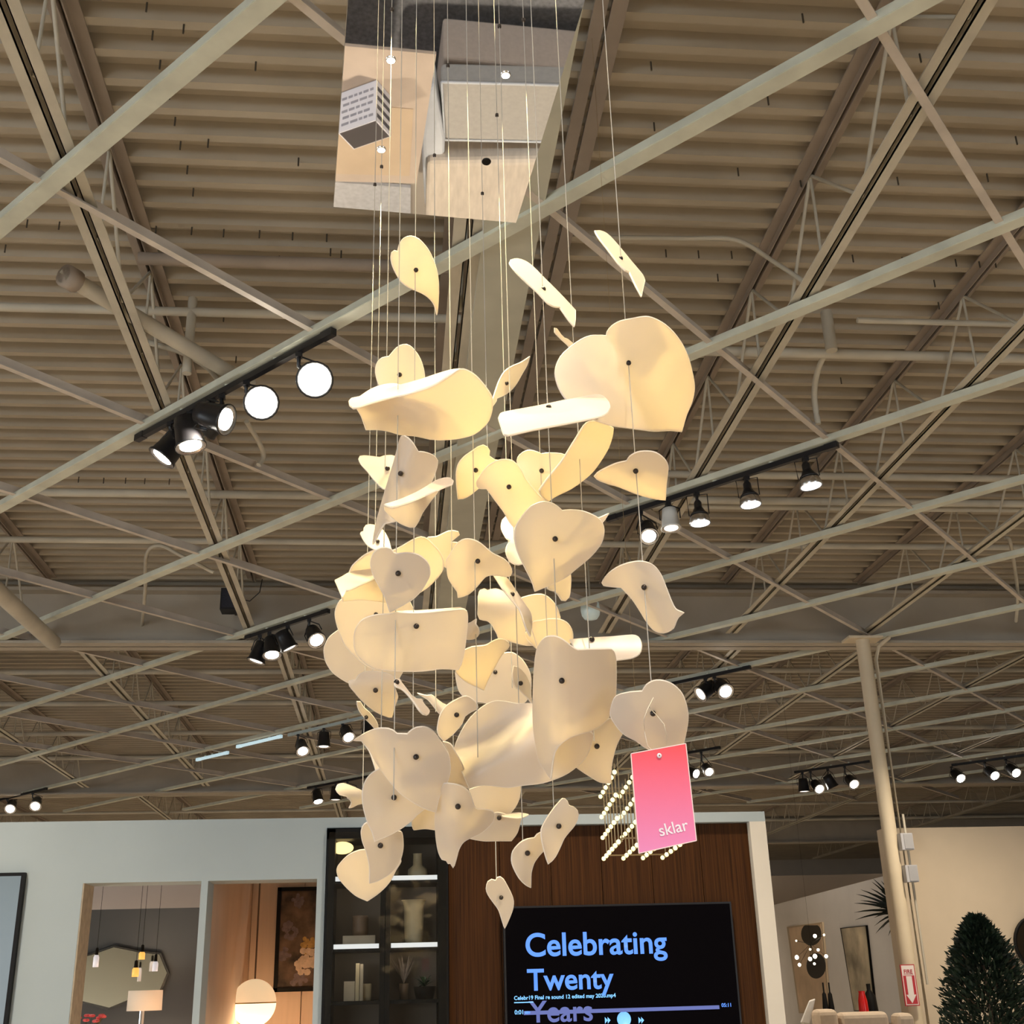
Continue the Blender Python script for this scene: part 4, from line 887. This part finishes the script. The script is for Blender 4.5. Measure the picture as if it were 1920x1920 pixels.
L('C', 8, (1558, 542), "1690,400* 1745,440 1800,455 1760,600 1650,720 1590,720 1500,790 1430,825 1380,830* 1375,760 1365,650 1365,560 1390,470 1450,400 1530,345 1580,310 1630,292 1670,310 1695,350", (0.03, 0.05), (0.05, 0), dy=0.02)
L('D', 10, (457, 532), "255,430 300,375 370,335 430,325 490,340 540,400 580,470 650,560 700,610 750,635 700,720 600,760 520,800 495,835* 460,790 420,720 360,640 290,545* 230,540 215,500", (0.0, 0.08), (0.06, 0), dy=-0.36)
L('D', 12, (702, 411), "700,285* 745,278 800,280 870,290 900,330 880,420 830,520 760,600 700,640* 640,560 580,500 545,430 520,360 525,310 560,275 600,258 640,262 680,275", (0.0, 0.03), (0.03, 0))
L('D', 14, None, "1060,40 1110,40 1170,55 1238,90* 1230,150 1200,240 1140,340 1080,420 1000,490 920,545 850,580 790,610 748,640* 720,620 690,580 685,555 760,450 850,340 950,180 1020,70", (0.16, 0.14), (0.10, 45))
L('D', 15, (1408, 413), "1340,335* 1365,300 1420,270 1490,262 1560,275 1620,320 1648,375 1645,440 1635,530 1630,628* 1560,622 1480,605 1380,570 1280,530 1180,500 1120,475 1098,450 1120,425 1180,390 1260,355", (0.02, 0.10), (0.05, 60))
L('D', 13, (804, 922), "855,710* 920,705 1000,712 1080,740 1140,780 1165,830 1168,880 1150,950 1100,1020 1040,1080 960,1145 880,1210 780,1260 652,1314* 630,1240 580,1140 540,1060 510,980 500,890 515,820 560,750 620,680 690,648 740,645 800,665", (0.02, 0.05), (0.03, 60), dy=-0.02)
L('D', 14, None, "1000,790 1130,765 1205,730* 1160,795 1080,850 1010,850", (0.1, 0.0), dy=0.08)
L('D', 12, None, "745,1290 760,1180 900,1130 918,1195 920,1240 915,1310 905,1360 880,1385 850,1380 825,1340 790,1310", (0.1, 0.05), dy=0.04)
L('D', 11, None, "470,938* 440,920 410,870 400,830 410,780 430,758 460,770 500,800 600,850 650,950 600,1060 552,1112 500,1112 460,1085 438,1040 435,1000 450,960", (0.05, -0.05), crease=[((600, 940), (440, 940), 0.25)])
L('H', 2, (800, 333), "605,190* 610,150 640,108 690,97 760,110 830,150 880,190 930,270 960,350 980,430 985,460* 900,480 760,450 700,420 640,370 590,290 560,230 570,205", (0.0, -0.04), (0.03, 0))
L('H', 4, (1081, 777), "985,440* 1020,490 1070,505 1160,495 1260,495 1360,520 1440,575 1500,650 1520,740 1510,820 1460,920 1400,1010 1330,1090 1240,1160 1100,1240 970,1310* 940,1210 890,1080 820,950 760,840 715,720 705,620 730,520 780,460 850,425 920,420", (0.0, 0.05), (0.02, 0), dy=-0.05)
L('H', 3, None, "400,775* 450,670 520,600 620,520 760,455 900,470 1010,455 1130,400 1250,330 1340,285 1400,270 1480,295 1560,370 1650,470 1700,580 1705,680 1680,760 1600,860 1500,960 1380,1040 1250,1120 1100,1200 900,1180 600,1140 320,1160 300,1100 350,1015", (0.0, 0.09), (0.02, 90),
  extra=[("210,875* 300,830 400,775 560,720 720,660 1000,545 1130,420 1250,345 1290,390 1240,470 1100,510 760,840 600,920 400,1010 350,1020 310,1110 290,1060", (-0.02, -0.22), (0.12, 70), -0.045)], dy=0.06)
L('E', 2, (525, 328), "240,195 190,260 175,330 195,430 230,520 260,590 340,680 430,760 520,790 700,600 857,308* 813,218* 700,180 440,190", (0.02, 0.06), (0.03, 0), dy=-0.14)
L('E', 1, None, "200,465* 130,520 90,590 80,640 95,730 150,820 220,875 290,915 400,950 550,950 700,900 755,820* 700,700 400,600 260,590 230,530", (0.02, 0.05), (0.02, 0))
L('E', 3, (522, 980), "292,900* 320,893 350,895 380,850 450,820 600,830 680,870 685,930 690,970 712,1040 700,1080 680,1130 660,1210* 640,1210 560,1180 480,1130 400,1060 340,990 300,940", (0.03, 0.10), (0.05, 30), crease=[((700, 905), (300, 935), 0.1)], dy=0.08)
L('J', 4, (1060, 585), "1030,560 1060,545 1095,545 1130,600 1200,690 1270,780 1330,815 1390,820 1415,835* 1415,860 1450,910 1490,950 1508,985 1500,1020 1470,1040 1430,1030 1370,970 1330,910 1290,850 1200,740 1130,680 1060,650 1035,630", (0.1, -0.12), (0.05, 45))
L('E', 5, (871, 430), "345,620 340,530 360,440 420,370 520,335 640,325 710,312* 860,318 1000,310 1100,300 1200,290 1270,285 1300,300 1310,350 1305,450 1285,620 1270,700 1230,803* 1150,795 1070,795 1000,805 900,815 780,815 640,808 540,795 450,755 380,690", (0.02, 0.04), (0.02, 0), dy=-0.04,
  extra=[("690,312* 860,320 1000,312 1200,292 1290,288 1250,275 1100,286 900,300 760,304", (0.0, -0.6), (0, 0), -0.10)])
L('E', 8, None, "1385,370* 1380,410 1405,450 1405,500 1370,535 1300,540 1260,500 1280,430 1340,400", (0.05, 0.1), crease=[((1400, 380), (1300, 540), 0.3)])
L('C', 8, (1578, 1452), "1270,1520 1265,1450 1300,1390 1360,1290 1420,1240 1480,1228 1540,1240 1600,1270 1660,1320 1720,1370 1780,1400 1850,1440 1900,1500 1918,1560 1905,1595 1870,1605 1800,1595 1710,1590 1650,1610 1580,1690 1500,1770 1440,1800 1380,1815* 1375,1760 1340,1710 1300,1650 1280,1600", (0.0, 0.07), (0.05, 0))
L('H', 7, None, "1480,295 1600,270 1700,225 1780,190 1850,185 1910,200 1930,240 1880,280 1800,345* 1920,355 1950,420 1900,560 1760,705* 1690,650 1600,500", (0.05, 0.06), (0.05, 0), dy=0.04)
L('I', 10, (890, 400), "600,65* 660,85 760,140 830,200 900,300 1000,450 1060,540 1130,640 1155,720 1155,850 1140,985* 1100,920 1060,820 1000,640 930,540 855,450 760,330 680,210 630,130", (0.16, -0.10), (0.03, 45), dy=-0.28)
L('I', 2.12, None, "430,380 450,345 500,325 545,350* 600,335 660,325 740,350 800,400 850,450 1000,560 1080,800 1060,950 1100,1040 1180,1110* 1080,1105 960,1080 860,1050 780,1020 700,1015 680,950 640,880 600,810 540,765 440,745 415,680 420,560 420,450", (0.02, 0.08), (0.05, 0), crease=[((1000, 600), (420, 560), 0.12)])
L('I', 2.16, None, "1000,455* 1120,420 1220,400 1290,400 1370,430 1450,500 1510,590 1540,680 1550,760 1450,850 1300,1000 1240,1165* 1180,1110 1100,1030 1060,950 1150,850 1150,720 1100,600 1050,500", (0.03, 0.07), (0.05, 20))
L('I', 2.05, None, "1160,800 1290,760 1400,740 1540,745 1640,790 1690,850 1720,920 1720,1040 1600,1120 1400,1100 1280,1130 1250,1160 1200,1000", (0.02, 0.09), (0.04, 0))
L('F', 14, (1070, 216), "920,220* 1060,208 1200,200 1350,188 1390,200 1410,240 1412,280 1395,320 1350,345 1240,362 1100,380 1000,360", (0.0, -0.05), (0.05, 90), dy=0.02)
L('K', 13, (920, 578), "640,240 680,150 740,90 800,75 860,80 930,115 1000,170 1060,215 1095,230* 1200,225 1350,222 1470,222 1500,245 1525,320 1530,500 1525,700 1515,800 1450,980 1350,1080 1250,1140 1120,1175 1000,1220 930,1270 880,1320 845,1380 825,1460 810,1580 800,1680* 770,1640 720,1560 670,1480 640,1350 610,1150 600,950 605,700 615,450", (0.02, 0.06), (0.03, 0), crease=[((740, 60), (800, 1700), 0.30)], dy=-0.04)
L('F', 8, None, "222,1245* 170,1130 110,1020 130,940 170,850 230,760 320,680 400,645 480,650 560,665 668,672 760,800 900,860 1066,860 1060,950 1020,1040 960,1100 880,1155 780,1195 700,1215 600,1225 500,1240 430,1235 340,1225 280,1228", (0.0, 0.03), (0.0, 0), crease=[((110, 1010), (680, 690), -0.22), ((190, 1150), (680, 870), 0.24)], dy=-0.02,
  extra=[("40,925* 90,940 125,1000 170,1080 200,1170 222,1250* 150,1220 75,1210 80,1100 80,1000", (0.08, 0.02), (0.05, 0), 0.045)])
L('I', 8, None, "230,1170* 330,1130 520,1105 620,1050 700,1020 780,1030 840,1070 850,1110 820,1160 760,1220 700,1310 640,1420 560,1570 495,1725* 400,1680 240,1600 110,1470 180,1380 210,1250", (0.05, 0.12), (0.03, 0), dy=0.12, crease=[((860, 1200), (200, 1400), 0.08)])
L('I', 9, (655, 1480), "105,1500 110,1460 240,1500 450,1350 700,1240 780,1215 870,1205 940,1235 1020,1300 1090,1400 1140,1520 1150,1620 1140,1750 1100,1850 1040,1910 900,1900 700,1950 500,1900 300,1870 200,1800 140,1700", (0.0, 0.04), (0.02, 0), dy=-0.2)
L('I', 11, (1005, 1632), "905,1400* 980,1420 1050,1490 1110,1590 1140,1700 1145,1800 1160,1920* 1120,1860 1060,1800 980,1720 930,1690 900,1600 890,1500", (0.1, 0.0), (0.04, 0), dy=0.1)
L('F', 7, (134, 740), "5,800 20,740 60,680 130,635 200,610 260,650 280,690 230,720 190,750 170,800 100,880 45,920* 10,880 0,830", (0.03, 0.05), (0.04, 45), dy=-0.06)
L('J', 6, None, "1350,735 1400,750 1480,770 1540,760 1620,820 1700,880 1770,920 1700,980 1650,1020* 1560,900 1500,830 1420,780", (0.1, -0.05), crease=[((1480, 760), (1640, 920), 0.2)])
L('J', 1, (640, 1070), "510,850 555,855 600,930 680,1000 740,1070 790,1150 805,1225 760,1230 720,1180 650,1110 580,1030 530,950", (0.1, 0.1))
L('J', 5, (1330, 1620), "1065,1295* 1210,1300* 1270,1245 1340,1210 1410,1200 1490,1215 1570,1270 1640,1360 1720,1480 1780,1600 1800,1750 1793,1842 1760,1960 1696,2068 1640,2200 1600,2383* 1405,2310 1131,2132 950,1930 775,1680 680,1500 580,1395* 465,1390* 560,1330 650,1280 760,1235 850,1220 950,1225 1010,1250", (0.02, 0.04), (0.02, 0), crease=[((800, 1330), (1000, 1950), 0.30)], dy=-0.04)
L('G', 2, None, "350,220* 420,310 470,450 490,500 560,480 560,430 480,330 400,250", (0.05, 0.0))
L('G', 4, (634, 710), "365,690 375,610 410,540 470,485 550,460 620,520 720,640 820,740 900,800* 830,860 780,910 700,970 600,1030 470,1085* 450,1010 410,920 380,820 368,750", (0.02, 0.03), (0.02, 0), dy=0.08)
L('G', 7, (1182, 788), "1065,590 1100,588* 1180,600 1240,630 1280,670 1330,800 1400,810 1480,830 1490,890 1450,950 1380,1010 1300,1050 1230,1090 1190,1150 1170,1220 1143,1312* 1120,1275 1100,1275 1085,1250 1050,1240 1020,1180 1000,1080 990,950 990,850 1010,740 1040,650", (0.03, 0.06), (0.04, 0), crease=[((1130, 560), (1130, 1330), 0.12)], dy=-0.25)
L('G', 9, None, "1280,640* 1400,605 1560,615 1720,600* 1710,700 1680,780 1620,850 1560,865 1480,850 1340,830", (0.0, 0.05), (0.06, 0), dy=-0.3)
L('G', 9, (1536, 885), "1280,1060* 1400,1080 1520,1080 1640,1080* 1690,1010 1725,885* 1640,870 1500,840 1450,950 1380,1010", (0.02, 0.05), (0.05, 0), dy=-0.3,
  extra=[("1560,866 1700,845 1785,858* 1720,884 1640,882", (0.0, -0.4), (0, 0), -0.02)])
L('G', 1.86, None, "800,975* 790,910 880,790 1000,830 1010,985 985,985* 900,975 805,985", (0.0, 0.05), (0.03, 0))
L('G', 1, None, "135,640 150,605 200,590 260,610 350,650 400,680 380,750 320,770 270,795 248,798* 270,750 230,700 170,685", (0.08, -0.05), (0.05, 30), crease=[((160, 690), (380, 700), 0.25)])
L('G', 3, (518, 1122), "355,1000 365,960 400,925 450,940 520,1000 600,1010 690,1000 710,1090 705,1180 670,1280 600,1360 500,1420 425,1443* 425,1300 400,1180 365,1080", (0.02, 0.06), (0.03, 0))
L('G', 1, None, "385,1155* 340,1160 250,1200 170,1280 145,1330 165,1400 230,1480 310,1550 405,1595* 500,1530 590,1440 650,1330 690,1240 560,1200 430,1160", (0.0, 0.06), (0.03, 0), crease=[((260, 1320), (420, 1600), 0.10)], dy=-0.3)
L('M', 12, (1562, 885), "1690,620* 1750,640 1800,690 1812,740 1800,800 1760,880 1700,950 1630,1040 1580,1150 1520,1270 1470,1330 1425,1368* 1405,1310 1370,1190 1340,1050 1335,930 1370,850 1430,750 1500,650 1560,580 1610,530 1640,535 1670,570", (0.04, 0.02), (0.03, 45))
L('M', 11, (1160, 1232), "1245,1035* 1280,990 1330,962 1370,1000 1370,1180 1300,1270 1240,1360 1205,1480 1200,1580 1198,1672* 1130,1630 1060,1560 1000,1460 960,1360 955,1290 970,1210 1030,1130 1090,1080 1160,1050", (0.05, 0.03), (0.05, 30))
L('G', 9, (1553, 1568), "1505,1420* 1520,1395 1545,1390 1570,1410 1600,1460 1640,1540 1658,1600 1650,1670 1620,1750 1583,1832* 1560,1760 1530,1670 1480,1600 1440,1540 1425,1490 1440,1430 1470,1412", (0.02, 0.04), (0.03, 0))
L('F', 15, (1493, 730), "1420,575* 1450,530 1500,503 1560,502 1630,530 1690,590 1725,680 1735,760 1725,840 1705,935* 1600,980 1490,985 1440,965 1380,920 1290,870 1230,800 1200,740 1210,670 1240,610 1320,585", (0.0, 0.05), (0.03, 30))
L('F', 14, (1105, 958), "1080,820 1195,765* 1240,800 1280,870* 1240,950 1210,1060 1200,1140 1200,1210* 1130,1205 1050,1160 960,1100* 1020,1030 1060,950 1068,860", (0.0, 0.04), (0.05, 45), dy=0.1)
L('D', 15, (1470, 1285), "1157,1250 1180,1210 1230,1160 1300,1120 1370,1098 1440,1090 1510,1105 1560,1140 1600,1200 1640,1300 1680,1400 1710,1450 1768,1475* 1730,1505 1710,1540 1690,1590 1640,1620 1590,1625 1540,1600 1490,1540 1440,1460 1380,1370 1300,1285* 1230,1280 1170,1270", (-0.04, 0.06), (0.09, -40))

# price tag hanging from the round leaf
PY = 1.585
PINKM = mat('tag_pink', (0.85, 0.16, 0.20), 0.45)
nt = PINKM.node_tree; bs = nt.nodes['Principled BSDF']; tc = nt.nodes.new('ShaderNodeTexCoord'); sx = nt.nodes.new('ShaderNodeSeparateXYZ'); rp = nt.nodes.new('ShaderNodeValToRGB')
rp.color_ramp.elements[0].color = (0.80, 0.27, 0.55, 1); rp.color_ramp.elements[1].color = (0.85, 0.09, 0.11, 1)
nt.links.new(tc.outputs['Generated'], sx.inputs[0]); nt.links.new(sx.outputs['Z'], rp.inputs[0]); nt.links.new(rp.outputs[0], bs.inputs['Base Color'])
tg = [at(x, y, PY) for x, y in ((1183, 1413), (1286, 1394), (1306, 1576), (1198, 1600))]
t = thing('price_tag', 'pink price tag with white lettering hanging from the round leaf', 'price tag', (tg[3]+tg[2])/2)
nrm = (tg[1]-tg[0]).cross(tg[3]-tg[0]).normalized()
if nrm.y > 0: nrm = -nrm
b = MB(); b.hexa([tg[3], tg[2], tg[2]-nrm*0.001, tg[3]-nrm*0.001, tg[0], tg[1], tg[1]-nrm*0.001, tg[0]-nrm*0.001]); b.build('card', PINKM, t)
ed = MB(); 
for i in range(4): ed.bar(tg[i]-nrm*0.0005, tg[(i+1) % 4]-nrm*0.0005, 0.0012, 0.0012)
ed.build('card_edge', mat('card_white_edge', (0.9, 0.72, 0.72), 0.5), t)
r_ = (tg[2]-tg[3]).normalized(); u_ = (tg[0]-tg[3]).normalized(); TW = mat('tag_lettering', (0.85, 0.80, 0.88), 0.5)
o3 = at(1238, 1568, PY)+nrm*0.0006; text_mesh('lettering', 'sklar', (at(1293, 1560, PY)-at(1238, 1568, PY)).length, o3, r_, u_, TW, t, bold=0.008)
hc = at(1236, 1417, PY)+nrm*0.0008; MB().lathe([(0.0012, 0), (0.0034, 0), (0.0034, 0.0006), (0.0012, 0.0006)], hc, nrm, 12).build('eyelet', TW, t)
sp = [at(x, y, 1.60) for x, y in ((1223, 1408), (1214, 1398), (1209, 1375), (1207, 1350), (1213, 1332), (1225, 1308))]
sp2 = [at(x, y, 1.60) for x, y in ((1225, 1308), (1217, 1326), (1232, 1342), (1245, 1358), (1250, 1380), (1250, 1400))]
MB().tube([hc]+sp+sp2, 0.0006, 5).build('string', mat('cotton_string', (0.80, 0.72, 0.58), 0.8), t)

# crystal cage lamp of rows of bulbs behind the tag
KY = 4.3; t = thing('bulb_cage_lamp', 'square cage lamp of many small glowing bulbs behind the price tag', 'pendant lamp', at(1215, 1615, KY))
BULB = mat('cage_bulb', (1, 0.95, 0.7), 0.4, emit=((1.0, 0.88, 0.36), 1.5)); BR = mat('champagne_metal', (0.45, 0.33, 0.18), 0.4, 0.7)
e0 = at(1132, 1610, KY+0.42); ux = Vector((0.0775, 0.0, 0.0)); uz = Vector((0, 0, 0.079)); uy = Vector((-0.009, -0.115, 0.0)); first = None
rb = []
for i in range(4):
    for k in range(4):
        for j in range(6):
            c = e0+ux*i+uz*k+uy*j
            if first is None: first = MB().ball((0, 0, 0), 0.0084, 10, 6).build('bulb', BULB, t); bo = first; off0 = parent_world(t)
            else: bo = first.copy(); C.objects.link(bo); bo.parent = t
            bo.location = c
            rb.append(bo)
for v in first.data.vertices: v.co += off0
for bo in rb: bo.location = Vector(bo.location)-off0
for i in range(4):
    for j in range(6):
        c = e0+ux*i+uy*j; MB().tube([c+Vector((0.013, 0, 0)), c+uz*3+Vector((0.013, 0, 0.05))], 0.0022, 5).build('rod', BR, t)
for k in (0, 3):
    for i in (0, 3): a = e0+ux*i+uz*k+Vector((0.013, 0, 0.012)); MB().bar(a, a+uy*5, 0.005, 0.005).build('frame_bar', BR, t)
    for j in (0, 5): a = e0+uz*k+uy*j+Vector((0.013, 0, 0.012)); MB().bar(a, a+ux*3, 0.005, 0.005).build('frame_bar', BR, t)
CG = mat('smoky_crystal', (0.35, 0.30, 0.22), 0.15, spec=0.8)
cc = e0+ux*1.5+uy*2.5+uz*3+Vector((0.013, 0, 0.05)); MB().tube([cc, (cc.x, cc.y, DZ+0.06)], 0.0008, 6).build('cable', BR, t)

# ---------------------------------------------------------------- furniture on the floor, seen in the canopy mirror
def slab(pix, z, h, name, m, parent=None, bevel=0.0):
    f = [below(x, y, z) for x, y in pix]; n = len(f); lo = [v-Vector((0, 0, h)) for v in f]
    b = MB(); b.add(f+lo, [tuple(range(n)), tuple(range(2*n-1, n-1, -1))]+[(i, n+i, n+(i+1) % n, (i+1) % n) for i in range(n)])
    o = b.build(name, m, parent)
    if bevel: md = o.modifiers.new('round', 'BEVEL'); md.width = bevel; md.segments = 3
    bm = bmesh.new(); bm.from_mesh(o.data); bmesh.ops.recalc_face_normals(bm, faces=bm.faces); bm.to_mesh(o.data); bm.free()
    return o
tag(slab([(500, -260), (1280, -220), (1240, 225), (500, 200)], 0.02, 0.015, 'rug', mat('charcoal_rug', (0.20, 0.205, 0.22), 0.95, noise=0.25, scale=40)), 'charcoal area rug on the showroom floor', 'rug')
TAN = mat('tan_oak', (0.56, 0.46, 0.38), 0.45, noise=0.08, scale=6); LIN = mat('oatmeal_linen', (0.45, 0.43, 0.40), 0.9, noise=0.05, scale=40); FUR = mat('cream_fleece', (0.66, 0.58, 0.49), 0.95, noise=0.12, scale=9, stretch=(3, 0.6, 1)); WCL = mat('white_cloth', (0.62, 0.65, 0.70), 0.9, noise=0.04, scale=10)
c = below(700, 210, 0.7)
t = thing('side_table', 'tan oak console table seen in the mirror canopy', 'table', (c.x, c.y, 0))
slab([(470, 70), (818, 102), (781, 344), (470, 336)], 0.72, 0.02, 'table_top', TAN, t); slab([(490, 180), (775, 205), (768, 330), (490, 322)], 0.7245, 0.004, 'inlay', mat('light_oak', (0.58, 0.45, 0.32), 0.4, noise=0.06, scale=6), t)
for x in (520, 720): q = below(x, 318, 0.70); MB().box((q.x-0.12, q.y-0.12, 0.0305), (q.x+0.12, q.y+0.08, 0.70)).build('pedestal', TAN, t)
# printed cube standing on the table: lettered front, dark top, striped side
zt_ = 0.7246; BH = 0.27
q0, q1, q2 = (below(x, y, zt_+BH) for x, y in ((634, 250), (705, 225), (733, 256)))      # near edge, then far right corner
q3 = q0+(q2-q1)
t = thing('printed_box', 'white cube box with grey lettering and striped side on tan table', 'box', (q0+q2)/2-Vector((0, 0, BH)))
bt = [v-Vector((0, 0, BH)) for v in (q0, q1, q2, q3)]
b = MB(); b.add([q0, q1, q2, q3]+bt, [(0, 1, 2, 3), (7, 6, 5, 4), (0, 4, 5, 1), (1, 5, 6, 2), (2, 6, 7, 3), (3, 7, 4, 0)]); ob = b.build('carton', [mat('box_white', (0.85, 0.85, 0.92), 0.6)], t)
bm = bmesh.new(); bm.from_mesh(ob.data); bmesh.ops.recalc_face_normals(bm, faces=bm.faces); bm.to_mesh(ob.data); bm.free()
INK = mat('box_ink', (0.10, 0.10, 0.12), 0.6); DK = mat('box_dark_panel', (0.07, 0.06, 0.06), 0.6); FAINT = mat('faint_ink', (0.36, 0.36, 0.42), 0.6)
def quad_on(p, u, v, a0, a1, b0, b1, out, m, nm):
    n_ = u.cross(v).normalized(); n_ = n_ if n_.dot(out) > 0 else -n_
    c = [p+u*a+v*b_+n_*0.0015 for a, b_ in ((a0, b0), (a1, b0), (a1, b1), (a0, b1))]; d = [w-n_*0.002 for w in c]
    return MB().hexa(c+d).build(nm, m, t)
ctr = (q0+q2)/2; dnv = Vector((0, 0, -BH))
quad_on(q0, q1-q0, q3-q0, 0.03, 0.97, 0.03, 0.97, Vector((0, 0, 1)), DK, 'dark_lid')
rnd = random.Random(2)
for k in range(5):
    x = 0.08+0.03*(k % 2)
    while x < 0.86:
        w = rnd.uniform(0.08, 0.2); quad_on(q0, q1-q0, dnv, x, min(0.92, x+w), 0.14+0.16*k, 0.20+0.16*k, (q0+q1)/2-ctr, FAINT, 'printed_word'); x += w+0.04
for k in range(4): quad_on(q1, q2-q1, dnv, 0.06, 0.94, 0.10+0.22*k, 0.20+0.22*k, (q1+q2)/2-ctr, INK, 'printed_stripe')
# upholstered lounge chair with fleece throw
c = below(920, 250, 0.45); t = thing('lounge_chair', 'oatmeal lounge chair with white piping and cream fleece throw', 'armchair', (c.x, c.y, 0))
slab([(831, 108), (1180, 140), (1150, 425), (796, 395)], 0.40, 0.30, 'base', mat('rose_linen', (0.52, 0.43, 0.36), 0.9, noise=0.05, scale=40), t, 0.02)
slab([(826, 152), (1140, 160), (1110, 270), (832, 264)], 0.56, 0.14, 'seat_cushion', LIN, t, 0.03)
pr = [below(x, y, 0.562) for x, y in ((828, 154), (1140, 162), (1110, 268), (834, 262))]
MB().tube(pr+[pr[0]], 0.008, 6).build('piping', WCL, t)
slab([(797, 178), (815, 160), (834, 262), (834, 395), (797, 395), (789, 260)], 0.60, 0.2, 'arm_cloth', WCL, t, 0.03)
slab([(800, 305), (1120, 300), (1100, 440), (797, 420)], 0.66, 0.26, 'fleece_throw', FUR, t, 0.04)
for x, y in ((840, 120), (1140, 150), (1120, 405), (815, 385)): q = below(x, y, 0.1); MB().tube([(q.x, q.y, 0.0201 if y < 200 else 0.0), (q.x, q.y, 0.11)], 0.02, 8).build('leg', BROWNP, t)
tag(slab([(470, 330), (770, 352), (770, 412), (470, 405)], 0.03, 0.025, 'rug', mat('ivory_rug', (0.58, 0.58, 0.60), 0.95, noise=0.1, scale=30)), 'ivory rug beside the tan console table', 'rug')
